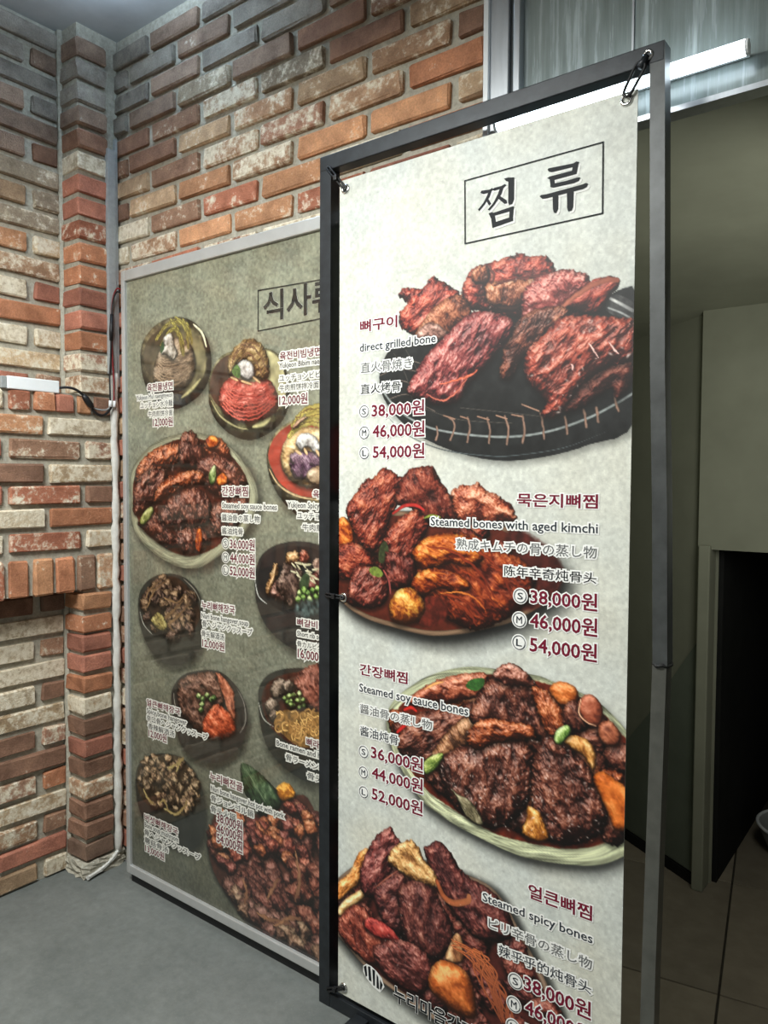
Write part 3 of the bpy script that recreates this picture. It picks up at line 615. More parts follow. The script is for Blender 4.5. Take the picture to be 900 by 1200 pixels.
    s.flat(well, (84, 30, 18), 2, 0.3, 12, 5, 3)
    bowl_food(s, [(171,1250),(208,1185),(320,1127),(417,1100),(513,1095),(625,1125),(701,1190),(704,1325),(629,1381),(523,1409),(427,1416),(318,1392),(233,1343)], [SOY, SOY, SOYR], 60, 62, 26, 0.45)
    s.chunk([(199,1198),(236,1157),(298,1120),(362,1100),(407,1095),(395,1136),(342,1164),(277,1183)], [(66, 24, 16), (124, 54, 34), (166, 88, 60), (206, 138, 108)], 0.2, (14, 6), 2.4, 18, 4, 51, 0.5)
    s.stroke([(249,1154),(276,1137),(298,1129)], 6, (214, 150, 92), seed=3, taper=0.6)
    s.flat([(354,1127),(368,1112),(397,1105),(397,1120),(383,1133),(364,1134)], (52, 96, 42), 0.8, 0.25, 8, 5)
    s.chunk([(173,1285),(204,1236),(254,1199),(320,1186),(367,1196),(359,1245),(300,1299),(244,1323),(195,1323)], SOY, -0.6, (14, 5), 2.6, 24, 4, 52, 0.45)
    s.stroke([(194,1210),(213,1201),(227,1206)], 9, (170, 36, 28), seed=3, taper=0.4)
    s.stroke([(175,1265),(190,1250),(199,1244)], 9, (168, 34, 30), seed=3, taper=0.4)
    s.chunk([(269,1295),(295,1255),(325,1219),(359,1194),(388,1191),(384,1228),(343,1270),(300,1299)], [(58, 34, 22), (108, 66, 42), (146, 98, 64), (190, 146, 108)], 0.9, (16, 4), 2.2, 16, 3, 53, 0.35)
    s.chunk([(363,1196),(375,1158),(395,1125),(423,1092),(442,1071),(462,1063),(485,1074),(507,1090),(532,1117),(556,1165),(549,1203),(502,1210),(444,1205),(396,1215)], SOY, 1.1, (13, 5), 2.8, 28, 5, 54, 0.55)
    s.chunk([(419,1096),(438,1072),(458,1064),(485,1072),(504,1088),(511,1105),(474,1108),(443,1110)], [(62, 28, 22), (110, 56, 42), (154, 94, 76), (206, 152, 134)], 0.3, (9, 5), 2.4, 14, 4, 61, 0.5)
    s.chunk([(504,1107),(526,1103),(551,1112),(573,1135),(581,1170),(556,1199),(531,1177),(515,1139)], SOYR, 1.0, (12, 4), 2.6, 16, 4, 55, 0.5)
    s.chunk([(544,1100),(563,1084),(586,1084),(602,1094),(601,1119),(577,1131),(555,1121)], [(120, 50, 18), (180, 88, 32), (206, 112, 50), (226, 146, 84)], 0.3, (14, 8), 1.4, 14, 2, 56, 0.3, spk=0.2)
    s.chunk([(573,1135),(594,1114),(615,1133),(625,1157),(602,1176),(577,1167)], SOY, 0.8, (12, 5), 2.4, 14, 4, 57, 0.5)
    s.chunk([(604,1116),(624,1097),(644,1105),(653,1129),(645,1157),(625,1157),(608,1141)], [(104, 46, 32), (142, 68, 46), (164, 86, 60), (190, 116, 88)], 0.4, (16, 10), 0.9, 12, 1.5, 58, 0.25, spk=0.1)
    s.stroke([(609,1111),(606,1138),(622,1152),(639,1155)], 3, (206, 156, 124), seed=3, taper=0.3)
    s.chunk([(645,1153),(665,1140),(684,1155),(685,1180),(662,1189),(646,1176)], [(96, 44, 30), (136, 70, 46), (168, 96, 66), (196, 132, 100)], 0.4, (14, 8), 1.0, 12, 1.5, 59, 0.3, spk=0.1)
    pass
    s.chunk([(574,1201),(591,1184),(612,1183),(629,1189),(641,1210),(638,1243),(626,1233),(616,1219),(599,1213)], [(130, 76, 32), (186, 120, 54), (214, 158, 88), (234, 196, 140)], 1.0, (18, 5), 1.8, 12, 2, 60, 0.35, spk=0.2)
    s.chunk([(287,1306),(321,1275),(359,1252),(416,1225),(475,1219),(509,1233),(517,1276),(507,1327),(481,1376),(427,1416),(378,1412),(327,1393),(296,1352)], SOY, 1.3, (13, 5), 3.0, 30, 5, 62, 0.6)
    s.chunk([(359,1245),(371,1209),(408,1186),(463,1184),(505,1180),(516,1204),(471,1220),(421,1238),(384,1261)], SOYR, 0.1, (12, 4), 2.6, 16, 5, 63, 0.45)
    s.chunk([(513,1249),(531,1204),(556,1192),(595,1213),(627,1236),(651,1276),(668,1320),(649,1362),(612,1392),(559,1405),(519,1386),(507,1330)], SOY, 0.9, (13, 5), 3.0, 28, 5, 64, 0.55)
    pass
    s.chunk([(635,1255),(655,1239),(680,1249),(721,1273),(722,1324),(681,1344),(666,1316),(649,1286)], [(150, 64, 18), (190, 92, 30), (208, 108, 40), (222, 132, 62)], 1.0, (24, 12), 0.8, 16, 2, 65, 0.2, spk=0.05)
    s.chunk([(502,1346),(526,1351),(537,1370),(547,1397),(523,1413),(489,1405),(498,1374)], [(136, 74, 22), (192, 120, 46), (222, 160, 80), (240, 204, 140)], 1.3, (14, 5), 1.8, 10, 2, 66, 0.45)
    s.chunk([(560,1181),(582,1165),(590,1178),(578,1197),(567,1208),(556,1202)], [(62, 92, 36), (112, 150, 66), (156, 186, 104), (190, 210, 150)], 1.2, (10, 4), 1.4, 8, 1, 67, 0.3)
    s.chunk([(246,1323),(264,1301),(295,1285),(298,1297),(278,1326),(255,1343)], [(72, 96, 38), (126, 148, 66), (170, 184, 100), (198, 206, 140)], -0.7, (8, 4), 1.6, 7, 1, 68, 0.3)
    s.chunk([(320,1357),(335,1365),(361,1369),(377,1379),(400,1409),(386,1419),(357,1407),(340,1382)], [(50, 48, 32), (92, 84, 60), (134, 126, 96), (168, 162, 130)], 0.9, (18, 4), 1.4, 8, 1, 69, 0.3)
    for k in (70, 71, 72, 74, 75):
        s.glint(60, [(287,1306),(359,1252),(475,1219),(538,1192),(627,1236),(668,1320),(612,1392),(482,1414),(378,1412),(296,1352)], 3.6, 0.75, k)
    s.glint(60, [(209,1242),(375,1158),(462,1063),(573,1135),(574,1201),(384,1225),(255,1309)], 3.2, 0.7, 73)
    # --- steamed spicy bones
    s.id, s.f = 4, 0.70
    pl = [(-47,1721),(-46,1781),(-2,1803),(63,1837),(115,1858),(213,1877),(305,1892),(392,1907),(492,1895),(566,1838),(583,1769),(546,1690),(492,1616),(444,1555),(388,1534),(257,1539),(113,1574),(22,1638)]
    s.shadow(pl, 26, 0.7, 6, 16)
    s.shadow(pl, 14, 0.6, 14, 0)
    s.ring(pl, (112, 92, 76), (62, 26, 22), 14, 5)
    bowl_food(s, [(-13,1731),(36,1651),(257,1558),(388,1552),(469,1596),(546,1707),(557,1816),(472,1879),(349,1876),(189,1849),(36,1797)], [DKRED, [(46, 18, 16), (84, 36, 30), (116, 56, 46), (150, 92, 76)]], 56, 63, 28, 0.3)
    s.chunk([(-2,1672),(36,1634),(62,1580),(93,1558),(93,1595),(73,1639),(30,1690),(-2,1718)], [(120, 66, 24), (176, 106, 44), (208, 142, 78), (226, 176, 120)], -0.9, (18, 5), 2.0, 14, 2, 81, 0.25, spk=0.1)
    s.chunk([(-2,1740),(20,1707),(62,1671),(83,1658),(83,1680),(41,1720),(9,1753)], [(136, 92, 52), (184, 140, 86), (208, 170, 118), (224, 196, 152)], -0.6, (22, 6), 1.2, 10, 1, 82, 0.2, spk=0.1)
    s.chunk([(250,1518),(264,1498),(279,1484),(299,1484),(324,1502),(345,1526),(371,1539),(400,1541),(435,1554),(465,1587),(469,1632),(389,1663),(325,1626),(291,1593)], DKRED, 0.9, (15, 6), 2.4, 24, 4, 83, 0.3)
    s.chunk([(67,1626),(78,1592),(95,1555),(121,1515),(143,1497),(158,1486),(170,1503),(189,1517),(168,1555),(158,1590),(129,1652),(80,1677)], [(46, 18, 19), (82, 34, 33), (112, 52, 48), (156, 96, 86)], -1.1, (14, 5), 2.4, 20, 4, 84, 0.35)
    s.chunk([(151,1572),(163,1537),(187,1517),(215,1501),(234,1509),(250,1535),(280,1556),(291,1585),(264,1590),(218,1592),(187,1585)], [(114, 72, 36), (164, 116, 64), (196, 152, 96), (218, 184, 136)], 0.8, (14, 5), 2.4, 14, 4, 85, 0.25, spk=0.2)
    s.stroke([(285,1572),(303,1600),(329,1606),(363,1590),(367,1578)], 14, (132, 66, 38), (160, 98, 62), seed=3, taper=0.3)
    s.chunk([(109,1655),(144,1615),(178,1592),(202,1596),(197,1656),(193,1722),(149,1730),(119,1692)], DKRED, -0.8, (14, 5), 2.4, 18, 4, 86, 0.35)
    s.stroke([(114,1645),(144,1615),(178,1584)], 4, (128, 72, 58), seed=2, taper=0.6)
    s.chunk([(178,1651),(183,1622),(218,1594),(274,1591),(298,1621),(323,1650),(330,1689),(297,1744),(250,1755),(198,1732)], [(40, 17, 17), (70, 32, 29), (94, 46, 40), (134, 84, 70)], 1.3, (16, 6), 2.4, 30, 4, 87, 0.3)
    s.chunk([(-2,1774),(20,1736),(52,1708),(94,1710),(124,1747),(145,1780),(115,1833),(52,1825),(9,1804)], [(58, 20, 16), (98, 38, 28), (128, 58, 42), (172, 104, 80)], 0.9, (18, 5), 2.6, 18, 4, 88, 0.3)
    s.chunk([(83,1750),(91,1725),(129,1719),(169,1729),(191,1750),(154,1756),(114,1763)], [(96, 22, 22), (140, 42, 38), (166, 60, 52), (190, 96, 84)], 0.6, (24, 8), 1.2, 10, 2, 89, 0.25, spk=0.1)
    s.chunk([(109,1794),(154,1756),(203,1738),(259,1747),(278,1794),(241,1849),(170,1851),(125,1833)], [(46, 18, 17), (78, 34, 31), (106, 50, 44), (150, 92, 80)], 0.4, (14, 6), 2.6, 22, 4, 90, 0.35)
    s.chunk([(308,1739),(321,1700),(334,1672),(349,1674),(356,1716),(339,1738)], [(96, 56, 34), (142, 94, 58), (172, 126, 84), (196, 158, 116)], 1.3, (18, 5), 1.4, 10, 1, 91, 0.2, spk=0.1)
    pass
    rr = np.random.RandomState(5)
    for k in range(16):
        o = k * 1.2
        q = [PBP(546, 1112), PBP(560, 1120), PBP(572, 1140), PBP(584, 1165), PBP(590, 1192)]
        q = [(x + rr.uniform(-26, 26) + (k - 8) * 2.0, y + rr.uniform(-12, 12)) for x, y in q]
        s.stroke(q, 4.5, (158, 86, 50), (126, 64, 40), seed=k, taper=0.3, sh=0.9)
    s.chunk([(268,1786),(282,1758),(304,1743),(348,1740),(373,1758),(386,1799),(383,1840),(334,1847),(278,1831),(264,1811)], [(130, 58, 22), (170, 84, 34), (192, 106, 50), (212, 142, 82)], 0.9, (22, 14), 0.9, 30, 2, 92, 0.2, dome=1.1, spk=0.05)
    s.glint(80, [(67,1626),(158,1486),(299,1484),(435,1554),(325,1687),(260,1829),(125,1833),(9,1804),(114,1686)], 3.2, 0.5, 93)
    s.glint(80, [(67,1626),(158,1486),(299,1484),(435,1554),(325,1687),(260,1829),(125,1833),(9,1804),(114,1686)], 3.0, 0.5, 94)
    return s
def bowl_food(s, poly, pal, n, seed, size=20, spec=0.4):
    # fills an outline with overlapping small pieces
    r = np.random.RandomState(seed); P = smooth(poly); lo, hi = P.min(0), P.max(0); k = 0; pts = []
    while k < n:
        x, y = lo + r.rand(2) * (hi - lo)
        if sdpoly(P, np.array([[x]]), np.array([[y]]))[0, 0] < -size * 0.35: pts.append((y, x)); k += 1
    for y, x in sorted(pts):
        a0 = r.rand() * 6.28; m = 6; q = []
        for i in range(m):
            a = a0 + i * 6.283 / m; rad = size * (0.7 + 0.6 * r.rand()); q.append((x + rad * 1.25 * math.cos(a), y + rad * math.sin(a)))
        s.chunk(q, pal[r.randint(len(pal))], r.rand() * 3, (13, 5), 2.6, size * 0.9, 5, seed * 10 + r.randint(50), spec, drop=0.45, dropw=9)
def paint_board():
    s = Sheet(1206, 1915, 2.6, (134, 136, 117), 0.30, 40)
    # the background colour of this board runs darker towards its foot
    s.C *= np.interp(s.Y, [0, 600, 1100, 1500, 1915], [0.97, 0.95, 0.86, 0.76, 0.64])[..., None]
    brass = [(60, 54, 38), (104, 96, 66), (150, 142, 100), (214, 206, 160)]
    # --- cold noodles in a brass bowl
    s.id, s.f = 1, 1.35
    b = [(84,287),(94,231),(146,190),(221,171),(293,178),(354,205),(399,251),(417,307),(409,359),(375,400),(310,430),(246,439),(168,414),(109,362)]
    s.shadow(b, 16, 0.35, 6, 10)
    s.chunk(b, [(58, 52, 40), (84, 76, 58), (112, 102, 76), (150, 140, 104)], 0.5, (60, 40), 1.5, 60, 1, 5, 0.15, drop=0, ao=0.35, spk=0)
    s.flat([(101,283),(115,233),(171,203),(253,198),(324,211),(376,256),(394,315),(375,361),(314,391),(235,391),(152,359)], (86, 76, 60), 1, 0.25, 30, 4, 6, grad=((128, 120, 88), (120, 300), (300, 380)))
    s.stroke([(339,203),(377,232),(395,272)], 9, (238, 232, 196), seed=2, taper=0.6); s.stroke([(282,409),(329,387),(368,361)], 14, (176, 168, 120), seed=2, taper=0.7, soft=6)
    s.chunk([(148,349),(157,296),(191,256),(257,233),(323,255),(349,313),(330,363),(267,393),(194,378)], [(88, 70, 54), (132, 110, 88), (166, 142, 116), (196, 176, 150)], 0.1, (40, 8), 2.4, 34, 2, 6, 0.2, spk=0.1)
    for k in range(9):
        s.stroke([PWP(181 + k * 0.8, 440 - k * 3), PWP(192, 448 - k * 3.4), PWP(206, 450 - k * 4), PWP(220 - k * 0.5, 440 - k * 3.4)], 4.5, (172, 148, 122), (120, 98, 78), seed=k, sh=0.9, wob=3)
    for k, q in enumerate(([(162,228),(204,197),(249,182),(277,196)], [(187,246),(229,210),(261,209),(280,245),(284,280)], [(257,174),(293,198),(312,234),(315,269)], [(293,183),(320,215),(331,256)], [(233,175),(269,214),(292,256),(292,286)])):
        s.stroke(q, 13, (172, 164, 84), (136, 122, 62), seed=k + 3, taper=0.35, sh=0.9, wob=4); s.stroke(q, 3, (96, 78, 46), seed=k, taper=0.4, wob=6)
    s.chunk([(196,231),(220,216),(241,221),(252,252),(264,278),(244,296),(211,278),(187,271),(204,252)], [(150, 138, 122), (198, 188, 174), (222, 214, 202), (240, 236, 228)], 1.2, (14, 7), 2.2, 12, 3, 8, 0.2, spk=0)
    s.flat([(183,255),(195,236),(203,257),(187,271)], (56, 84, 52), 1, 0.2, 6, 4)
    # --- spicy cold noodles
    s.id = 2
    b = [(405,407),(405,368),(424,332),(456,306),(506,295),(574,293),(639,301),(684,323),(708,361),(721,412),(718,462),(687,502),(629,531),(566,541),(491,520),(434,480),(408,438)]
    s.shadow(b, 16, 0.35, 6, 10)
    s.chunk(b, [(60, 56, 38), (112, 108, 76), (150, 144, 104), (206, 200, 156)], 0.4, (70, 30), 1.2, 60, 1, 9, 0.15, drop=0, ao=0.4, spk=0)
    s.flat([(409,388),(427,337),(471,308),(547,297),(633,305),(684,332),(705,378),(708,426),(683,464),(619,484),(539,484),(470,458),(423,422)], (80, 56, 46), 1, 0.2, 26, 5, 3, grad=((196, 188, 140), (460, 300), (600, 260)))
    s.stroke([(416,426),(455,471),(519,502),(566,511)], 6, (170, 162, 118), seed=3, taper=0.6); s.stroke([(586,505),(626,497),(652,485)], 18, (186, 180, 130), seed=2, taper=0.6, soft=6)
    s.chunk([(449,409),(470,378),(505,367),(567,385),(639,382),(674,413),(683,460),(632,486),(553,494),(484,475),(452,443)], [(116, 30, 26), (168, 60, 50), (200, 88, 74), (232, 142, 126)], 0.0, (44, 8), 2.8, 40, 3, 10, 0.35)
    for k in range(8):
        s.stroke([PWP(260 + k, 476 - k * 3.6), PWP(276, 490 - k * 4.4), PWP(300, 490 - k * 4.6), PWP(321 - k, 474 - k * 3.4)], 5, (214, 108, 92), (150, 52, 44), seed=k, sh=0.9, wob=4)
    s.chunk([(485,339),(499,299),(534,275),(574,268),(614,283),(639,315),(649,351),(642,382),(600,374),(560,330),(526,331),(499,361)], [(78, 54, 30), (126, 96, 58), (166, 136, 86), (198, 172, 122)], -0.6, (20, 5), 2.8, 22, 5, 11, 0.3)
    for k, q in enumerate(([(506,325),(533,295),(581,291),(620,326),(639,364)], [(526,327),(567,308),(600,333),(620,371)], [(499,338),(520,298),(567,280),(614,294)])):
        s.stroke(q, 5, (120, 88, 64), seed=k, taper=0.4, wob=5)
    s.chunk([(526,336),(547,324),(577,331),(594,362),(570,381),(537,364)], [(160, 152, 144), (204, 198, 190), (226, 222, 216), (244, 242, 238)], 1.2, (9, 4), 2.0, 12, 3, 12, 0.2, spk=0)
    s.flat([(502,352),(523,333),(537,351),(530,371)], (86, 116, 56), 1, 0.3, 6, 4)
    for q in ([(498,366),(526,377)], [(540,379),(580,391)], [(587,373),(613,389)]): s.stroke(q, 7, (216, 176, 128), seed=3, taper=0.4)
    # --- soy sauce bones on a pale plate
    s.id, s.f = 3, 1.15
    b = [(24,702),(30,622),(111,554),(213,521),(321,512),(411,524),(494,555),(563,610),(602,674),(592,738),(538,805),(449,860),(348,904),(249,904),(149,875),(62,827),(27,777)]
    s.shadow(b, 26, 0.5, 16, 14); s.ring(b, (140, 140, 116), (72, 36, 26), 40, 7, streak=0.4)
    s.flat([(37,697),(52,633),(132,570),(225,536),(320,526),(411,541),(483,571),(542,619),(572,679),(555,739),(496,800),(409,848),(325,866),(213,853),(111,811),(50,755)], (70, 30, 20), 2, 0.3, 14, 5, 3)
    for k, (q, pal, an) in enumerate((([(52,622),(115,570),(216,541),(289,553),(256,607),(148,633),(69,670)], SOYR, -0.6), ([(37,723),(61,648),(140,612),(215,633),(190,694),(112,743),(50,760)], SOY, -0.8), ([(265,552),(289,513),(328,507),(359,530),(381,574),(350,613),(280,613)], SOY, 1.1), ([(381,550),(411,527),(455,533),(490,562),(497,595),(447,599),(396,584)], SOYR, 0.4), ([(351,593),(426,575),(497,595),(552,633),(566,688),(496,703),(403,681),(358,642)], SOY, 0.5), ([(147,716),(182,658),(264,628),(366,623),(388,657),(288,673),(214,699)], SOYR, -0.3), ([(172,756),(223,704),(319,672),(388,686),(417,739),(372,789),(254,799),(188,787)], SOY, 1.2), ([(59,782),(147,747),(205,786),(254,825),(229,857),(145,830)], SOY, 0.6), ([(254,804),(341,786),(402,798),(401,837),(317,866),(253,855)], SOY, 0.9), ([(409,739),(468,704),(559,698),(552,744),(489,798),(424,801)], SOY, 0.7))):
        s.chunk(q, pal, an, (18, 7), 3.4, 30, 6, 20 + k, 0.6)
    s.chunk([(389,536),(419,522),(448,537),(440,556),(404,560)], KIM, 0.4, (14, 8), 1.4, 14, 2, 33, 0.2)
    s.chunk([(403,633),(425,606),(436,618),(432,652),(410,662)], [(70, 96, 46), (120, 142, 80), (164, 180, 118), (190, 200, 150)], 1.3, (12, 5), 1.6, 9, 1, 34, 0.2)
    s.chunk([(436,647),(461,628),(483,642),(475,661),(447,666)], KIM, 0.3, (14, 8), 1.4, 10, 2, 35, 0.2)
    s.chunk([(72,776),(103,743),(138,731),(142,752),(112,779),(85,791)], [(70, 84, 36), (116, 124, 62), (154, 158, 92), (186, 188, 130)], -0.8, (12, 5), 1.6, 9, 1, 36, 0.2)
    s.chunk([(341,840),(349,795),(368,789),(375,823),(360,859)], KIM, 1.4, (14, 5), 1.4, 8, 1, 37, 0.2)
    s.glint(120, [(51,696),(225,541),(411,546),(559,665),(467,809),(270,857),(103,801)], 6, 0.55, 5)
    # --- spicy noodles, right column
    s.id, s.f = 4, 1.25
    b = [(639,592),(645,556),(671,524),(708,503),(763,486),(839,485),(905,501),(954,539),(975,601),(965,661),(922,711),(856,743),(781,745),(727,725),(677,682),(648,637)]
    s.shadow(b, 18, 0.4, 6, 12)
    s.chunk(b, [(66, 58, 40), (110, 100, 72), (146, 136, 100), (196, 186, 140)], 0.4, (70, 30), 1.2, 60, 1, 41, 0.15, drop=0, ao=0.4, spk=0)
    s.flat([(645,592),(658,548),(696,516),(763,494),(844,494),(911,513),(954,560),(965,613),(944,653),(890,683),(804,691),(739,681),(683,651)], (108, 52, 42), 1, 0.15, 30, 5, 3, grad=((176, 70, 54), (380, 180), (420, 330)))
    s.stroke([(648,619),(683,660),(745,687),(822,697)], 6, (196, 170, 128), seed=3, taper=0.5)
    s.chunk([(690,593),(702,553),(733,524),(787,513),(856,524),(900,558),(906,612),(873,654),(804,669),(745,657),(705,631)], [(150, 110, 70), (196, 158, 104), (222, 192, 140), (238, 220, 180)], 0.2, (30, 8), 2.0, 30, 3, 42, 0.2, spk=0.1)
    for k, q in enumerate(([(733,506),(769,477),(821,467),(878,487),(905,517)], [(739,519),(781,491),(827,485),(878,516)], [(721,536),(751,511),(804,500),(856,524),(878,558)])):
        s.stroke(q, 20, (186, 172, 90), (158, 138, 72), seed=k + 3, taper=0.3, sh=0.8, wob=5); s.stroke(q, 4, (110, 84, 48), seed=k, taper=0.4, wob=8)
    s.chunk([(733,510),(763,490),(787,487),(763,503),(742,517)], [(120, 80, 60), (160, 116, 90), (190, 148, 118), (210, 176, 146)], -0.6, (14, 6), 1.4, 10, 2, 43, 0.2)
    s.chunk([(724,585),(757,572),(810,577),(856,574),(884,600),(845,616),(804,641),(745,646),(727,620)], [(48, 28, 44), (82, 52, 74), (112, 80, 102), (160, 134, 152)], 0.9, (16, 4), 3.0, 20, 5, 44, 0.4)
    s.chunk([(781,633),(816,612),(867,608),(889,633),(856,658),(804,659)], [(120, 90, 66), (166, 136, 104), (194, 166, 134), (214, 192, 164)], 0.1, (30, 6), 2.2, 14, 3, 45, 0.2)
    s.chunk([(745,554),(757,533),(787,528),(816,541),(833,569),(816,582),(787,564),(763,572)], [(170, 164, 158), (214, 212, 206), (236, 234, 230), (248, 248, 246)], 0.9, (16, 6), 2.2, 14, 3, 46, 0.2, spk=0)
    for q in ([(745,572),(763,581)], [(775,568),(784,581)], [(816,573),(827,586)]): s.stroke(q, 9, (222, 184, 136), seed=3, taper=0.3)
    # --- bone hangover soup in a black pot
    s.id, s.f = 5, 1.0
    b = [(59,1050),(73,994),(127,952),(203,931),(285,934),(347,964),(374,1006),(381,1055),(373,1115),(330,1171),(249,1204),(166,1201),(106,1162),(71,1107)]
    s.shadow(b, 20, 0.5, 8, 14); s.flat(b, (52, 52, 46), 1, 0.12, 30, 5, 2, grad=((40, 40, 36), (250, 1090), (250, 1260)))
    fo = [(86,1041),(109,986),(178,946),(253,939),(316,967),(354,1008),(358,1052),(315,1098),(242,1125),(167,1117),(107,1087)]
    s.flat(fo, (52, 38, 28), 2, 0.25, 14, 5, 3)
    bowl_food(s, fo, [[(40, 28, 20), (78, 58, 42), (112, 88, 64), (156, 128, 96)], [(34, 24, 20), (60, 44, 36), (88, 66, 52), (130, 104, 84)]], 60, 5, 20, 0.3)
    for k, q in enumerate(([(108,1044),(143,988),(203,956)], [(99,1019),(126,984),(178,953)], [(133,1094),(210,1059),(284,1005)], [(159,1107),(243,1066),(308,1013)], [(125,1080),(185,1078),(242,1102)], [(194,1004),(252,1014),(292,984)])):
        s.stroke(q, 9, (142, 112, 78), (96, 72, 50), seed=k, taper=0.6, wob=6)
    s.chunk([(125,1085),(160,1054),(193,1066),(210,1101),(167,1111)], [(70, 60, 30), (120, 106, 56), (154, 140, 80), (180, 170, 116)], 0.6, (12, 5), 2.0, 12, 4, 52, 0.2)
    s.stroke([(68,1059),(89,1100),(133,1126)], 4, (150, 150, 140), seed=2, taper=0.7); s.stroke([(285,939),(339,970),(370,1011)], 4, (120, 116, 104), seed=2, taper=0.7)
    # --- short rib soup in a wide black bowl
    s.id, s.f = 6, 1.0
    b = [(591,932),(595,890),(615,852),(657,824),(720,807),(787,804),(851,817),(901,850),(923,898),(912,966),(874,1030),(805,1079),(745,1087),(676,1065),(624,1026),(598,978)]
    s.shadow(b, 22, 0.45, 8, 14); s.flat(b, (44, 44, 42), 1, 0.12, 40, 5, 2)
    s.flat([(601,927),(618,865),(670,832),(742,817),(822,823),(884,855),(907,904),(890,952),(834,988),(745,998),(670,984),(625,957)], (34, 34, 34), 1, 0.15, 30, 6, 4)
    s.stroke([(592,918),(605,959),(638,978)], 4, (170, 172, 166), seed=2, taper=0.7)
    for k, (q, pal, an) in enumerate((([(634,937),(651,900),(667,867),(683,874),(670,916),(644,955)], TAN, -1.1), ([(651,950),(676,911),(701,927),(720,956),(695,968)], [(70, 40, 34), (120, 78, 66), (156, 112, 96), (190, 150, 134)], 0.6), ([(670,930),(695,882),(714,845),(757,860),(769,912),(751,958),(726,978),(701,954)], [(40, 28, 24), (78, 58, 50), (110, 86, 74), (150, 126, 110)], 0.9), ([(708,864),(714,836),(745,830),(763,847),(751,869)], TAN, 0.5), ([(757,838),(775,824),(793,840),(787,858),(763,860)], [(96, 40, 30), (146, 72, 54), (176, 100, 78), (200, 140, 116)], 0.3), ([(804,857),(822,843),(851,862),(873,915),(845,939),(816,903)], [(96, 70, 60), (150, 118, 102), (182, 150, 130), (206, 182, 164)], 1.1), ([(787,910),(810,878),(839,897),(845,931),(805,939)], [(50, 22, 20), (90, 44, 38), (122, 68, 58), (160, 104, 92)], 0.6))):
        s.chunk(q, pal, an, (16, 6), 2.8, 22, 5, 60 + k, 0.35)
    rr = np.random.RandomState(9)
    for k in range(24):
        x, y = rr.uniform(340, 380), rr.uniform(656, 682); an = rr.uniform(-0.3, 1.2)
        s.stroke([PWP(x, y), PWP(x + 7 * math.cos(an), y + 6 * math.sin(an))], 5, (214, 208, 176), (180, 172, 136), seed=k, taper=0.3)
    s.flat([(757,913),(775,885),(793,892),(787,923),(763,934)], (52, 66, 44), 2, 0.3, 8, 6, 4)
    for k, (x, y) in enumerate(((351, 696), (356, 692), (361, 696), (355, 701), (366, 693), (372, 691), (376, 697), (370, 700), (363, 703), (349, 703))):
        s.chunk([PWP(x - 3.6, y), PWP(x - 1, y - 5), PWP(x + 3.2, y - 1), PWP(x + 1, y + 5)], [(54, 82, 36), (100, 138, 62), (150, 180, 96), (200, 214, 150)], 0.8 * k, (9, 4), 1.8, 9, 2, 140 + k, 0.25)
    s.flat([(745,972),(775,955),(834,949),(857,964),(805,991),(751,997)], (64, 76, 74), 4, 0.5, 10, 6, 12)
    # --- bone soup with kimchi, small pot
    s.id, s.f = 7, 0.9
    b = [(224,1301),(241,1262),(282,1227),(353,1203),(436,1190),(493,1207),(539,1242),(563,1292),(552,1342),(531,1390),(456,1448),(366,1467),(295,1458),(255,1420),(231,1357)]
    s.shadow(b, 20, 0.5, 8, 14); s.flat(b, (44, 42, 38), 1, 0.12, 30, 5, 2)
    s.stroke([(515,1225),(546,1262),(552,1314),(528,1352)], 4, (110, 106, 98), seed=2, taper=0.7); s.stroke([(236,1289),(240,1319),(252,1343)], 4, (120, 116, 106), seed=2, taper=0.7)
    s.chunk([(253,1265),(290,1231),(368,1205),(436,1199),(465,1234),(464,1282),(420,1330),(382,1378),(312,1372),(264,1335)], [(38, 24, 18), (72, 46, 36), (98, 66, 52), (134, 100, 82)], 0.5, (20, 8), 3.0, 30, 5, 70, 0.3)
    s.chunk([(428,1196),(457,1201),(486,1220),(507,1246),(511,1317),(486,1312),(464,1268),(443,1228)], [(104, 50, 34), (152, 84, 58), (182, 112, 82), (206, 150, 120)], 1.2, (24, 6), 2.2, 14, 3, 71, 0.2)
    s.chunk([(371,1350),(397,1315),(428,1287),(464,1292),(493,1306),(514,1336),(496,1366),(412,1396),(374,1385)], [(112, 36, 16), (160, 64, 34), (188, 86, 52), (214, 126, 88)], 0.3, (22, 8), 2.0, 22, 3, 72, 0.25)
    for k, (x, y) in enumerate(((232, 816), (237, 820), (242, 815), (247, 820), (236, 826), (250, 818), (235, 832))):
        s.chunk([PWP(x - 3, y), PWP(x, y - 4), PWP(x + 3.4, y), PWP(x, y + 4)], [(50, 72, 34), (90, 120, 62), (140, 158, 96), (190, 196, 140)], 0.4, (8, 4), 1.6, 8, 2, 73 + k, 0.2)
    # --- bone ramen
    s.id, s.f = 8, 0.92
    b = [(604,1247),(607,1209),(637,1172),(689,1147),(763,1131),(840,1130),(902,1154),(930,1208),(913,1296),(863,1377),(799,1421),(741,1418),(675,1395),(630,1354),(610,1302)]
    s.shadow(b, 22, 0.45, 8, 14); s.flat(b, (40, 42, 38), 1, 0.12, 40, 5, 2)
    s.flat([(617,1240),(637,1195),(695,1160),(787,1138),(868,1151),(908,1200),(897,1266),(834,1322),(757,1340),(682,1324),(637,1292)], (60, 30, 22), 1, 0.2, 20, 6, 4)
    s.stroke([(604,1247),(623,1290),(663,1305)], 4, (150, 150, 140), seed=2, taper=0.7)
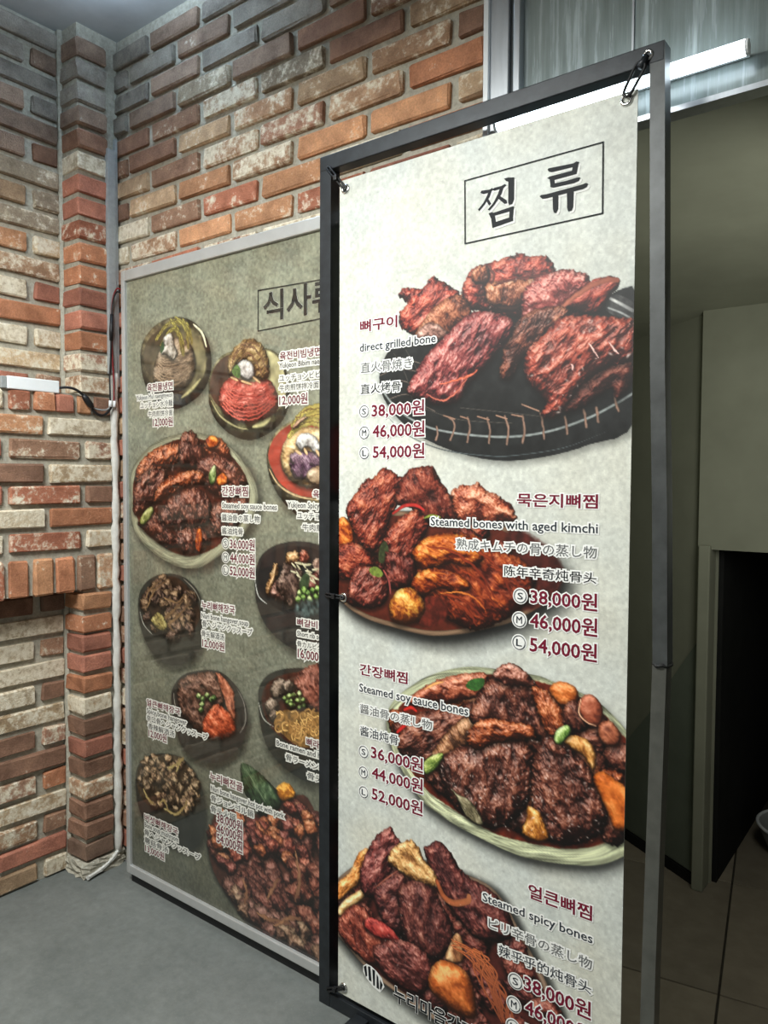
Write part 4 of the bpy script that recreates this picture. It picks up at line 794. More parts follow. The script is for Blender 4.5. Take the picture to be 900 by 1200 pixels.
    s.chunk([(732,1174),(757,1143),(793,1120),(828,1108),(879,1115),(896,1168),(880,1231),(828,1241),(781,1232),(757,1205)], [(58, 26, 20), (102, 52, 40), (132, 76, 60), (168, 112, 94)], 0.8, (20, 8), 3.0, 34, 5, 80, 0.3)
    for k, q in enumerate(([(650,1206),(676,1174),(707,1174),(707,1205),(669,1230)], [(630,1251),(656,1228),(682,1242),(669,1276),(643,1277)], [(695,1185),(726,1170),(738,1186),(720,1208)], [(643,1277),(669,1258),(688,1277),(663,1296)])):
        s.chunk(q, [(42, 34, 28), (74, 62, 52), (106, 90, 76), (156, 138, 120)], k * 0.7, (14, 6), 2.6, 14, 4, 81 + k, 0.3)
    s.flat([(663,1296),(698,1255),(763,1244),(840,1234),(869,1259),(851,1301),(769,1337),(701,1320)], (126, 92, 48), 2, 0.3, 10, 6, 2)
    rr = np.random.RandomState(4)
    for k in range(60):
        x, y = rr.uniform(322, 386), rr.uniform(836, 868)
        if y > 852 + (x - 322) * 0.55: continue
        an = rr.uniform(0, 6.28)
        q = [PWP(x + 4.5 * math.cos(an + t * 1.3), y + 5 * math.sin(an + t * 1.3)) for t in range(4)]
        s.stroke(q, 5.2, (192, 152, 92), (150, 108, 58), seed=k, sh=1.0)
    for k in range(30):
        x, y = rr.normal(342, 6), rr.normal(822, 4.5)
        s.chunk([PWP(x - 3, y), PWP(x, y - 3.4), PWP(x + 3, y), PWP(x, y + 3.4)], [(44, 66, 30), (86, 118, 56), (132, 156, 84), (186, 198, 140)], 0.4, (8, 4), 1.6, 8, 2, 90 + k, 0.2)
    # --- bone soup, lowest small pot
    s.id, s.f = 9, 0.72
    b = [(37,1599),(56,1550),(110,1510),(196,1483),(271,1479),(326,1502),(365,1548),(380,1610),(371,1688),(324,1744),(243,1758),(150,1754),(80,1725),(45,1669)]
    s.shadow(b, 18, 0.45, 8, 12); s.flat(b, (40, 42, 38), 1, 0.12, 40, 5, 3)
    fo = [(46,1586),(74,1541),(145,1500),(255,1480),(319,1509),(353,1556),(341,1605),(277,1654),(194,1669),(99,1668),(54,1639)]
    s.flat(fo, (52, 42, 30), 2, 0.25, 14, 5, 3)
    bowl_food(s, fo, [[(44, 32, 22), (88, 68, 50), (128, 102, 74), (172, 146, 112)], [(36, 28, 20), (66, 52, 38), (98, 80, 58), (140, 120, 92)]], 75, 8, 17, 0.3)
    for k, q in enumerate(([(160,1649),(186,1631),(203,1659)], [(186,1658),(236,1660),(269,1640),(294,1608)], [(204,1531),(246,1505),(263,1486)], [(246,1526),(263,1496),(279,1477)], [(81,1626),(108,1652),(134,1656)])):
        s.stroke(q, 10, (150, 134, 88), (120, 100, 62), seed=k, taper=0.5, wob=5)
    # --- potato and bone hot pot with greens
    s.id, s.f = 10, 0.72
    b = [(390,1708),(402,1659),(429,1604),(498,1572),(596,1562),(694,1500),(775,1461),(823,1499),(903,1492),(985,1549),(1001,1670),(959,1813),(876,1882),(787,1891),(694,1891),(622,1885),(546,1870),(475,1831),(416,1781)]
    s.shadow(b, 12, 0.5, -4, 4); s.flat(b, (66, 38, 30), 2, 0.25, 24, 5, 3)
    s.chunk([(531,1440),(562,1431),(616,1446),(665,1469),(694,1496),(669,1540),(616,1564),(575,1537),(541,1503)], [(22, 32, 20), (38, 54, 34), (54, 74, 48), (96, 112, 84)], 0.9, (40, 8), 1.6, 30, 2, 101, 0.1, spk=0)
    s.stroke([(548,1443),(583,1473),(629,1518)], 4, (92, 108, 80), seed=2, taper=0.6)
    s.chunk([(672,1469),(701,1446),(729,1448),(744,1471),(707,1497),(685,1494)], [(140, 80, 20), (190, 126, 40), (214, 156, 66), (230, 186, 110)], 0.3, (14, 6), 1.6, 16, 3, 102, 0.2)
    bowl_food(s, [(402,1710),(440,1623),(596,1589),(757,1497),(892,1526),(958,1621),(945,1754),(876,1855),(725,1864),(581,1857),(461,1801)], [[(40, 19, 16), (72, 36, 30), (96, 54, 44), (124, 82, 70)]], 90, 11, 34, 0.2)
    fo = [(402,1692),(433,1615),(513,1583),(616,1573),(694,1514),(769,1471),(793,1510),(858,1514),(903,1574),(898,1641),(823,1675),(694,1662),(568,1707),(461,1761)]
    bowl_food(s, fo, [[(56, 20, 15), (98, 42, 32), (128, 64, 48), (170, 106, 84)], [(68, 30, 16), (116, 58, 32), (148, 86, 52), (180, 126, 90)], [(46, 19, 16), (80, 36, 30), (106, 52, 44), (140, 86, 74)]], 60, 12, 22, 0.3)
    fo = [(461,1766),(595,1713),(726,1675),(738,1763),(694,1834),(595,1852),(511,1833)]
    pass
    bowl_food(s, [(726,1652),(846,1614),(909,1659),(898,1794),(817,1847),(744,1807),(726,1721)], [[(48, 22, 17), (84, 40, 30), (108, 60, 46), (138, 90, 72)]], 20, 14, 28, 0.2)
    bowl_food(s, [(439,1768),(511,1804),(615,1825),(738,1813),(847,1827),(858,1871),(725,1878),(595,1876),(490,1831)], [[(54, 36, 28), (88, 62, 48), (116, 88, 68), (150, 124, 100)], [(50, 28, 24), (78, 48, 40), (104, 70, 60), (136, 100, 88)]], 26, 15, 26, 0.15)
    for k, q in enumerate(([(635,1785),(662,1743),(681,1713)], [(744,1623),(757,1688),(744,1751)], [(540,1760),(554,1789),(547,1831)], [(595,1838),(648,1837),(726,1818)], [(661,1851),(726,1804),(763,1795)])):
        s.stroke(q, 12, (134, 96, 68), (100, 66, 48), seed=k, taper=0.6, wob=7)
    return s

# ---------------------------------------------------------------- print meshes and lettering
def print_material(name, rough, spec, coat):
    t = NT(name).set(rough, 0, spec); a = t.n('ShaderNodeVertexColor'); a.layer_name = 'ink'
    nz = t.noise(420, 2, 0.5); r = t.ramp(nz.outputs['Fac'], [(0.3, (0.955, 0.955, 0.955, 1)), (0.7, (1.045, 1.045, 1.045, 1))])
    t.l(t.mix(1.0, a.outputs['Color'], r.outputs[0], 'MULTIPLY'), t.b.inputs['Base Color'])
    if coat: t.b.inputs['Coat Weight'].default_value = coat; t.b.inputs['Coat Roughness'].default_value = 0.03
    return t.m
def ink(name, c, rough, spec, coat):
    t = NT(name).set(rough, 0, spec)
    nz = t.noise(300, 2, 0.5); r = t.ramp(nz.outputs['Fac'], [(0.3, tuple(v * 0.93 for v in c[:3]) + (1,)), (0.7, tuple(min(1, v * 1.05) for v in c[:3]) + (1,))]); t.l(r.outputs[0], t.b.inputs['Base Color'])
    if coat: t.b.inputs['Coat Weight'].default_value = coat; t.b.inputs['Coat Roughness'].default_value = 0.03
    return t.m
def print_mesh(name, s, own, ox, oy, oz, mat, parent):
    q = s.own[:-1, :-1] == own
    if own == 0: q = q.copy()
    jj, ii = np.nonzero(q)
    if len(jj) == 0: return None
    W = s.nx + 1; v0 = jj * W + ii; F = np.stack([v0, v0 + W, v0 + W + 1, v0 + 1], 1)
    used, inv = np.unique(F, return_inverse=True); F = inv.reshape(F.shape)
    Xs = s.X.ravel()[used]; Ys = s.Y.ravel()[used]; co = np.empty((len(used), 3), np.float32)
    base = parent.location
    co[:, 0] = ox + Xs / 1000 - base.x; co[:, 1] = oy - base.y; co[:, 2] = oz - Ys / 1000 - base.z
    me = bpy.data.meshes.new(name); me.vertices.add(len(used)); me.vertices.foreach_set('co', co.ravel())
    me.loops.add(F.size); me.loops.foreach_set('vertex_index', F.ravel().astype(np.int32)); me.polygons.add(len(F))
    me.polygons.foreach_set('loop_start', np.arange(0, F.size, 4, dtype=np.int32)); me.update(calc_edges=True)
    at = me.color_attributes.new('ink', 'FLOAT_COLOR', 'POINT'); c = np.ones((len(used), 4), np.float32)
    c[:, :3] = np.clip(lin(s.C.reshape(-1, 3)[used]), 0, 1); at.data.foreach_set('color', c.ravel())
    me.materials.append(mat); o = bpy.data.objects.new(name, me); COL.objects.link(o); o.parent = parent; return o
PENDING = []
def letter(parent, name, body, x0, x1, yb, h, origin, mats, ow, mode='cjk', label=None):
    # x0,x1 left/right, yb baseline (mm down), h letter height; ow outline width in mm
    res = []
    for bev in ((True, False) if ow else (False,)):
        c = bpy.data.curves.new('lettering', 'FONT'); c.body = body; c.resolution_u = 2
        o = bpy.data.objects.new('lettering', c); COL.objects.link(o); res.append((o, bev))
    PENDING.append((parent, name, body, x0, x1, yb, h, origin, mats, ow, mode, res, label))
def flush_letters():
    bpy.context.view_layer.update(); dg = bpy.context.evaluated_depsgraph_get(); box_ = {}
    for P in PENDING:
        o = P[11][-1][0]; me = o.evaluated_get(dg).to_mesh(); a = np.empty(len(me.vertices) * 3, np.float32); me.vertices.foreach_get('co', a); a = a.reshape(-1, 3)
        lo, hi = a.min(0), a.max(0); sx = (P[4] - P[3]) / (hi[0] - lo[0]); sy = P[6] / (0.66 if P[10] == 'lat' else (hi[1] - lo[1])); yo = 0.0 if P[10] == 'lat' else lo[1]
        box_[id(P)] = (lo[0], sx, sy, yo); o.evaluated_get(dg).to_mesh_clear()
        for ob, bev in P[11]:
            if bev: ob.data.bevel_depth = P[9] / ((sx + sy) / 2); ob.data.bevel_resolution = 0
            else: ob.data.bevel_depth = 0.020 if P[1] in ('dish_name', 'price', 'house_name', 'title_lettering') else (0.012 if P[1] == 'english_name' else 0.007); ob.data.bevel_resolution = 0
    bpy.context.view_layer.update(); dg = bpy.context.evaluated_depsgraph_get()
    for P in PENDING:
        x_lo, sx, sy, yo = box_[id(P)]; parent = P[0]; origin = P[7]; V = []; F = []; MI = []; nv = 0
        for ob, bev in P[11]:
            me = ob.evaluated_get(dg).to_mesh(); n = len(me.vertices); a = np.empty(n * 3, np.float32); me.vertices.foreach_get('co', a); a = a.reshape(-1, 3)
            X = P[3] + (a[:, 0] - x_lo) * sx; Y = P[5] - (a[:, 1] - yo) * sy
            zz = (0.75 + np.sign(a[:, 2]) * 0.2) if bev else (1.25 + np.sign(a[:, 2]) * 0.1)
            V.append(np.stack([origin[0] + X / 1000, origin[1] - zz / 1000, origin[2] - Y / 1000], 1))
            for p in me.polygons: F.append([nv + i for i in p.vertices]); MI.append(0 if bev or not P[9] else 1)
            nv += n; ob.evaluated_get(dg).to_mesh_clear()
        V = np.concatenate(V) - np.array(parent.location)[None]
        me = bpy.data.meshes.new(P[1]); me.from_pydata(V.tolist(), [], F)
        for m in (P[8] if P[9] else P[8][1:]): me.materials.append(m)
        me.polygons.foreach_set('material_index', MI); o = bpy.data.objects.new(P[1], me); COL.objects.link(o); o.parent = parent
        if P[12]: o['label'] = P[12]
    for P in PENDING:
        for ob, _ in P[11]:
            c = ob.data; bpy.data.objects.remove(ob); bpy.data.curves.remove(c)
    PENDING.clear()
def shape(parent, name, polys, origin, mat, lift=1.2):
    bm = bmesh.new()
    for i, P in enumerate(polys):
        bm.faces.new([bm.verts.new((origin[0] + x / 1000, origin[1] - (lift + 0.03 * i) / 1000, origin[2] - y / 1000)) for x, y in P])
    bmesh.ops.triangulate(bm, faces=bm.faces); return obj(name, bm, mat, parent)
def frame_rect(parent, name, P, t, origin, mat):
    q = [np.array(p, float) for p in P]; polys = []
    for i in range(4):
        a, b = q[i], q[(i + 1) % 4]; d = (b - a) / np.linalg.norm(b - a); nn = np.array([-d[1], d[0]]) * t / 2
        polys.append([tuple(a - d * t / 2 + nn), tuple(b + d * t / 2 + nn), tuple(b + d * t / 2 - nn), tuple(a - d * t / 2 - nn)])
    return shape(parent, name, polys, origin, mat, 1.3)

# ---------------------------------------------------------------- hanging menu banner
BO = (-1.177, 1.3590, 1.994)
ban = thing('menu_banner', 'tall pale vinyl menu banner of stewed bone dishes hanging in the black metal frame', 'banner', (-0.83, 1.36, 0.05))
VP = print_material('vinyl_print', 0.5, 0.35, 0.0); VW = simple('vinyl_white', c8(206, 208, 202), 0.5, 0, 0.3, 30, 0.04)
INK = {k: ink('vinyl_ink_' + k, c8(*c), 0.55, 0.15, 0) for k, c in (('black', (26, 29, 32)), ('maroon', (112, 26, 48)), ('slate', (46, 52, 60)), ('grey', (104, 106, 106)), ('white', (232, 233, 230)))}
obj('vinyl_sheet', box(-1.177, -0.480, 1.3595, 1.3610, 0.05, 1.994), VW, ban)
S = paint_banner()
print_mesh('background_print', S, 0, *BO, VP, ban)
for i, nm in enumerate(('grilled ribs on a round wire griddle', 'steamed bones with aged kimchi on a brown plate', 'soy sauce bones on a pale green plate', 'spicy steamed bones with vegetables')):
    o = print_mesh('dish_picture', S, i + 1, *BO, VP, ban)
    if o: o['label'] = 'printed picture of ' + nm
frame_rect(ban, 'title_box', [(341,78),(635,77),(636,205),(343,206)], 2.6, BO, INK['black'])
TITLE = [[(378,111),(381,107),(400,109),(406,107),(408,111),(402,115),(386,115)], [(398,110),(405,112),(400,124),(389,136),(376,147),(373,143),(385,133),(394,120)], [(390,126),(396,125),(404,138),(399,141)], [(405,111),(411,108),(426,108),(434,106),(438,109),(432,113),(411,114)], [(425,108),(432,111),(427,124),(417,136),(400,151),(396,148),(408,138),(419,122)], [(416,128),(421,125),(439,139),(440,145),(434,145)], [(432,95),(442,95),(455,98),(455,141),(451,149),(444,149),(442,144),(443,104),(437,101)],
    [(398,156),(406,155),(412,160),(417,185),(407,187),(404,168)], [(400,158),(447,154),(454,154),(455,160),(450,162),(406,164)], [(446,156),(455,155),(453,180),(444,180)], [(407,177),(453,173),(454,182),(409,187)],
    [(526,100),(528,98),(578,101),(584,99),(589,101),(587,108),(582,108),(534,107),(528,104)], [(578,102),(589,101),(585,121),(576,121),(575,116)], [(525,116),(530,114),(583,114),(585,122),(542,123),(536,123)], [(530,117),(540,119),(542,136),(533,135)], [(532,129),(563,130),(586,129),(592,130),(590,136),(580,138),(538,137),(532,134)],
    [(510,147),(513,145),(524,146),(597,144),(604,143),(608,146),(605,151),(597,153),(525,154),(516,153)], [(537,149),(549,149),(549,179),(545,186),(540,184),(538,177)], [(566,150),(580,149),(579,182),(576,188),(569,188),(567,181)]]
for L_ in (TITLE[:11], TITLE[11:]):
    shape(ban, 'title_letter_edge', [[(x + 4, y + 4) for x, y in p] for p in L_], BO, INK['white'], 0.7)
    shape(ban, 'title_letter', L_, BO, INK['black'], 1.3)
MW = lambda k: (INK['white'], INK[k])
def block(items):
    for nm, body, geo, colr, mode in items:
        if nm == 'size_mark':
            x0, x1, yb, h = geo; cx, cy, r = (x0 + x1) / 2, yb - h / 2, (x1 - x0) / 2
            ci = lambda q: [(cx + q * math.cos(i * math.pi / 14), cy - q * math.sin(i * math.pi / 14)) for i in range(28)]
            shape(ban, 'size_disc', [ci(r + 2.6)], BO, INK['white'], 0.55)
            A_, B_ = ci(r), ci(r - 1.7); shape(ban, 'size_ring', [[A_[i], A_[(i + 1) % 28], B_[(i + 1) % 28], B_[i]] for i in range(28)], BO, INK['slate'], 0.8)
            letter(ban, 'size_letter', {'Ⓢ': 'S', 'Ⓜ': 'M', 'Ⓛ': 'L'}[body], cx - r * 0.42, cx + r * 0.42, cy + r * 0.48, r * 0.96, BO, MW('slate'), 0, 'cjk')
        else: letter(ban, nm, body, *geo, BO, MW(colr), 3.3, mode)
block([('dish_name', '뼈구이', (64,169,356,26), 'maroon', 'cjk'), ('english_name', 'direct grilled bone', (63,272,400,17), 'slate', 'lat'), ('japanese_name', '直火骨焼き', (66,211,450,24), 'grey', 'cjk'), ('chinese_name', '直火烤骨', (66,180,498,23), 'black', 'cjk'),
    ('size_mark', 'Ⓢ', (62,90,548,21), 'slate', 'cjk'), ('price', '38,000원', (99,243,550,24), 'maroon', 'lat'), ('size_mark', 'Ⓜ', (62,91,597,21), 'slate', 'cjk'), ('price', '46,000원', (102,244,597,25), 'maroon', 'lat'), ('size_mark', 'Ⓛ', (63,91,644,22), 'slate', 'cjk'), ('price', '54,000원', (103,244,644,24), 'maroon', 'lat')])
block([('dish_name', '묵은지뼈찜', (470,636,746,26), 'maroon', 'cjk'), ('english_name', 'Steamed bones with aged kimchi', (263,637,792,17), 'slate', 'lat'), ('japanese_name', '熟成キムチの骨の蒸し物', (329,636,840,23), 'grey', 'cjk'), ('chinese_name', '陈年辛奇炖骨头', (443,636,887,21), 'black', 'cjk'),
    ('size_mark', 'Ⓢ', (465,493,938,26), 'slate', 'cjk'), ('price', '38,000원', (502,638,936,24), 'maroon', 'lat'), ('size_mark', 'Ⓜ', (463,492,986,26), 'slate', 'cjk'), ('price', '46,000원', (502,639,984,25), 'maroon', 'lat'), ('size_mark', 'Ⓛ', (463,492,1032,26), 'slate', 'cjk'), ('price', '54,000원', (502,639,1032,25), 'maroon', 'lat')])
block([('dish_name', '간장뼈찜', (67,203,1150,26), 'maroon', 'cjk'), ('english_name', 'Steamed soy sauce bones', (65,361,1190,18), 'slate', 'lat'), ('japanese_name', '醤油骨の蒸し物', (67,270,1241,22), 'grey', 'cjk'), ('chinese_name', '酱油炖骨', (68,179,1294,23), 'slate', 'cjk'),
    ('size_mark', 'Ⓢ', (64,92,1342,21), 'slate', 'cjk'), ('price', '36,000원', (101,246,1339,24), 'maroon', 'lat'), ('size_mark', 'Ⓜ', (64,91,1391,21), 'slate', 'cjk'), ('price', '44,000원', (104,246,1386,24), 'maroon', 'lat'), ('size_mark', 'Ⓛ', (65,92,1438,21), 'slate', 'cjk'), ('price', '52,000원', (104,246,1436,24), 'maroon', 'lat')])
block([('dish_name', '얼큰뼈찜', (506,638,1532,29), 'maroon', 'cjk'), ('english_name', 'Steamed spicy bones', (401,640,1575,17), 'slate', 'lat'), ('japanese_name', 'ピリ辛骨の蒸し物', (416,640,1628,23), 'grey', 'cjk'), ('chinese_name', '辣乎乎的炖骨头', (440,639,1676,23), 'slate', 'cjk'),
    ('size_mark', 'Ⓢ', (464,494,1730,27), 'slate', 'cjk'), ('price', '38,000원', (499,639,1724,26), 'maroon', 'lat'), ('size_mark', 'Ⓜ', (461,491,1780,27), 'slate', 'cjk'), ('price', '46,000원', (502,640,1772,26), 'maroon', 'lat'), ('size_mark', 'Ⓛ', (460,490,1828,27), 'slate', 'cjk'), ('price', '54,000원', (502,641,1821,25), 'maroon', 'lat')])
letter(ban, 'house_name', '누리마을감자탕', *(170,423,1892,38), BO, MW('black'), 2.0, 'bold')
# house mark: a bundle of brushed vertical leaves
LG = [(79,1846),(89,1837),(104,1837),(120,1843),(135,1853),(143,1871),(130,1890),(110,1885),(89,1872),(79,1860)]
shape(ban, 'house_mark_outline', [LG], BO, INK['white'], 1.0)
shape(ban, 'house_mark', [[(81,1847),(89,1841),(92,1865),(87,1869)], [(94,1841),(101,1839),(105,1874),(97,1873)], [(107,1842),(115,1843),(115,1880),(110,1880)], [(120,1849),(125,1854),(128,1883),(120,1882)], [(130,1858),(138,1867),(133,1883),(130,1880)]], BO, INK['black'], 1.4)
for gx, gz in ((-1.158, 1.972), (-0.500, 1.980), (-1.158, 0.070), (-0.500, 0.075), (-1.162, 1.02)):
    obj('grommet', tube([(gx + 0.0085 * math.cos(i * math.pi / 9), 1.3580, gz + 0.0085 * math.sin(i * math.pi / 9)) for i in range(18)], 0.0034, 8, True), CHROME, ban, True)

# ---------------------------------------------------------------- black steel stand that carries the banner
st = thing('banner_stand', 'tall black welded steel frame holding the stretched menu banner', 'stand', (-0.83, 1.38, 0.0))
def bar(pts, w_, d_):
    # square tube through points lying in the frame plane
    bm = bmesh.new(); n = len(pts); rings = []
    for i, (x, y, z) in enumerate(pts):
        rings.append([bm.verts.new((x + sx * w_ / 2, y + sy * d_ / 2, z)) for sx, sy in ((-1, -1), (1, -1), (1, 1), (-1, 1))])
    for a, b in zip(rings, rings[1:]):
        for k in range(4): bm.faces.new((a[k], a[(k + 1) % 4], b[(k + 1) % 4], b[k]))
    bm.faces.new(rings[0][::-1]); bm.faces.new(rings[-1])
    return bm
FY = 1.3745
obj('upright', bar([(-1.222, FY, 0.0), (-1.224, FY, 1.0), (-1.2215, FY, 2.062)], 0.034, 0.032), STEEL, st)
obj('upright', bar([(-0.4215, FY, 0.972), (-0.427, FY - 0.002, 1.25), (-0.436, FY - 0.001, 1.50), (-0.4475, FY, 2.062)], 0.026, 0.032), STEELU, st)
obj('lower_upright', bar([(-0.433, FY, 0.0), (-0.431, FY, 0.40), (-0.4225, FY, 0.970)], 0.025, 0.031), STEELG, st)
obj('weld_bead', tube([(-0.4215 + 0.015 * math.cos(i * math.pi / 8), FY + 0.018 * math.sin(i * math.pi / 8), 0.971 + 0.002 * math.sin(i * 2.1)) for i in range(16)], 0.0034, 6, True), WELD, st, True)
obj('top_bar', box(-1.2385, -0.4345, FY - 0.0165, FY + 0.0165, 2.029, 2.064, 0.002), STEEL, st)
obj('bottom_bar', box(-1.205, -0.446, FY - 0.016, FY + 0.016, 0.0, 0.034, 0.002), STEEL, st)
for fx in (-1.10, -0.52): obj('foot', box(fx - 0.02, fx + 0.02, 1.14, FY - 0.016, 0.0, 0.022, 0.002), STEEL, st)
# ties between banner and stand
def tie(label, a, b):
    t = thing('cable_tie', label, 'cable tie', a, 'cable ties holding the banner')
    A_, B_ = Vector(a), Vector(b); d = (B_ - A_).normalized(); s_ = Vector((d.z, 0, -d.x)) * 0.0045
    loop = [A_ + s_ + Vector((0, -0.021, 0)), B_ + s_ * 0.7 + Vector((0, -0.006, 0)), B_ + d * 0.004 + Vector((0, -0.004, 0)), B_ - s_ * 0.7 + Vector((0, -0.006, 0)), A_ - s_ + Vector((0, -0.021, 0)), A_ - d * 0.006 + Vector((0, -0.02, 0))]
    obj('strap', tube(loop, 0.0026, 6, True), BLACK, t, True); m = (A_ + B_) / 2 + Vector((0, -0.016, 0))
    obj('head', box(m.x - 0.005, m.x + 0.005, m.y - 0.005, m.y + 0.005, m.z - 0.006, m.z + 0.006, 0.001), BLACK, t); return t
tie('black cable tie at the upper left corner of the hanging banner', (-1.208, FY, 2.030), (-1.158, 1.361, 1.972))
tie('black cable tie at the lower left corner of the hanging banner', (-1.205, FY, 0.046), (-1.158, 1.361, 0.070))
tie('black cable tie halfway down the left edge of the hanging banner', (-1.212, FY, 1.022), (-1.162, 1.361, 1.02))
cb = thing('carabiner', 'dark steel snap hook joining the upper right banner corner to the frame', 'hook', (-0.478, 1.352, 2.0))
a_, b_ = Vector((-0.470, 1.352, 2.034)), Vector((-0.500, 1.352, 1.984)); d = (b_ - a_).normalized(); s_ = Vector((d.z, 0, -d.x)) * 0.0085
obj('ring', tube(curve([a_, a_ + d * 0.006 + s_, a_ + d * 0.03 + s_, b_ - d * 0.006 + s_ * 0.8, b_, b_ - d * 0.006 - s_ * 0.8, a_ + d * 0.03 - s_, a_ + d * 0.006 - s_, a_]), 0.0028, 7), BLACK, cb, True)
obj('swivel', tube([a_ - d * 0.012 + Vector((0, 0.004, 0)), a_ + d * 0.010], [0.006, 0.0075], 10), STEEL, cb, True)
obj('eye', tube([a_ - d * 0.014 + Vector((0.007 * math.cos(i * math.pi / 6), 0.006, 0.007 * math.sin(i * math.pi / 6))) for i in range(12)], 0.003, 6, True), CHROME, cb, True)

# ---------------------------------------------------------------- framed menu board behind
WO = (-2.106, 1.4020, 1.945)
brd = thing('menu_board', 'large framed glossy menu board of noodle and soup dishes leaning at the brick wall', 'sign board', (-1.5, 1.43, 0.0))
AP = print_material('acrylic_print', 0.35, 0.3, 1.0); ALUF = simple('brushed_frame', c8(190, 192, 191), 0.34, 0.4, 0.5, 12, 0.08, 0, (1, 1, 1))
AI = {k: ink('acrylic_ink_' + k, c8(*c), 0.4, 0.3, 1.0) for k, c in (('black', (22, 24, 24)), ('maroon', (104, 34, 52)), ('slate', (60, 62, 62)), ('white', (222, 222, 214)))}
obj('backing', box(-2.100, -0.906, 1.4030, 1.4520, 0.035, 1.940), ALUD, brd)
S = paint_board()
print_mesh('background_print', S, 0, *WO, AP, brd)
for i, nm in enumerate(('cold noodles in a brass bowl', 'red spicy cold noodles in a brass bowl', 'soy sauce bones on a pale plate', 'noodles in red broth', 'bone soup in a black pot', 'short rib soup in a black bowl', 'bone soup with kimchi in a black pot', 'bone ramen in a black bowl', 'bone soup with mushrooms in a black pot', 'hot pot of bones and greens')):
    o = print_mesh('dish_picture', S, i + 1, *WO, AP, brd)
    if o: o['label'] = 'printed picture of ' + nm
obj('frame_left', box(-2.108, -2.090, 1.3920, 1.4540, 0.032, 1.945, 0.003), ALUF, brd)
obj('frame_right', box(-0.916, -0.898, 1.3920, 1.4540, 0.032, 1.945, 0.003), ALUF, brd)
obj('frame_top', box(-2.090, -0.916, 1.3920, 1.4540, 1.912, 1.945, 0.003), ALUF, brd)
obj('frame_bottom', box(-2.090, -0.916, 1.3920, 1.4540, 0.032, 0.060, 0.003), ALUF, brd)
obj('plinth', box(-2.100, -0.906, 1.4060, 1.4540, 0.0, 0.034), BLACK, brd)
frame_rect(brd, 'title_box', [(608,147),(891,155),(891,247),(607,253)], 3.0, WO, AI['black'])
AW = lambda k: (AI['white'], AI[k])
letter(brd, 'title_lettering', '식사류', *(630,883,232,76), WO, AW('black'), 2.2, 'bold')
def wblock(rows):
    for nm, body, geo, mode in rows:
        if body[0] in 'ⓈⓂⓁ':
            x0, x1, yb, h = geo; r = h * 0.62; cx, cy = x0 + r, yb - h / 2
            ci = lambda q: [(cx + q * math.cos(i * math.pi / 12), cy - q * math.sin(i * math.pi / 12)) for i in range(24)]
            shape(brd, 'size_disc', [ci(r + 3)], WO, AI['white'], 0.55); A_, B_ = ci(r), ci(r - 2.4)
            shape(brd, 'size_ring', [[A_[i], A_[(i + 1) % 24], B_[(i + 1) % 24], B_[i]] for i in range(24)], WO, AI['slate'], 0.8)
            letter(brd, 'size_letter', {'Ⓢ': 'S', 'Ⓜ': 'M', 'Ⓛ': 'L'}[body[0]], cx - r * 0.42, cx + r * 0.42, cy + r * 0.46, r * 0.92, WO, AW('slate'), 0, 'cjk')
            body = body[1:]; geo = (x0 + 2 * r + 6, x1, yb, h)
        letter(brd, nm, body, *geo, WO, AW('maroon' if nm in ('dish_name', 'price') else 'slate'), 4.2, mode)
wblock([('dish_name', '육전물냉면', (119,243,381,23), 'cjk'), ('english_name', 'Yukjeon Mul naengmyeon', (63,242,403,13), 'lat'), ('japanese_name', 'ユッチョン水冷麺', (83,241,430,19), 'cjk'), ('chinese_name', '牛肉煎饼冷面', (122,242,458,18), 'cjk'), ('price', '12,000원', (146,242,486,20), 'lat')])
wblock([('dish_name', '육전비빔냉면', (689,831,338,21), 'cjk'), ('english_name', 'Yukjeon Bibim naengmyeon', (687,894,358,13), 'lat'), ('japanese_name', 'ユッチョンビビン冷麺', (687,894,393,18), 'cjk'), ('chinese_name', '牛肉煎饼拌冷面', (687,825,418,17), 'cjk'), ('price', '12,000원', (687,786,452,20), 'lat')])
wblock([('dish_name', '간장뼈찜', (461,566,692,26), 'cjk'), ('english_name', 'Steamed soy sauce bones', (461,677,726,15), 'lat'), ('japanese_name', '醤油骨の蒸し物', (460,612,762,19), 'cjk'), ('chinese_name', '酱油炖骨', (460,545,799,19), 'cjk'), ('price', 'Ⓢ36,000원', (460,592,836,22), 'lat'), ('price', 'Ⓜ44,000원', (460,592,875,22), 'lat'), ('price', 'Ⓛ52,000원', (459,592,911,22), 'lat')])
wblock([('dish_name', '육전냉면', (806,895,692,20), 'cjk'), ('english_name', 'Yukjeon Spicy cold noodles', (717,933,718,14), 'lat'), ('japanese_name', 'ユッチョン辛冷麺', (751,912,746,18), 'cjk'), ('chinese_name', '牛肉煎饼辣面', (769,912,775,17), 'cjk'), ('price', '13,000원', (828,923,802,21), 'lat')])
wblock([('dish_name', '누리뼈해장국', (370,511,1020,23), 'cjk'), ('english_name', 'Nuri bone hangover soup', (369,566,1046,14), 'lat'), ('japanese_name', '骨ヘジャンクッスープ', (373,582,1072,20), 'cjk'), ('chinese_name', '骨头解酒汤', (369,467,1100,19), 'cjk'), ('price', '12,000원', (372,467,1128,19), 'lat')])
wblock([('dish_name', '뼈갈비탕', (751,848,1022,19), 'cjk'), ('english_name', 'Short rib soup', (751,851,1048,12), 'lat'), ('japanese_name', '骨カルビタン', (751,854,1076,15), 'cjk'), ('price', '16,000원', (753,849,1104,21), 'lat')])
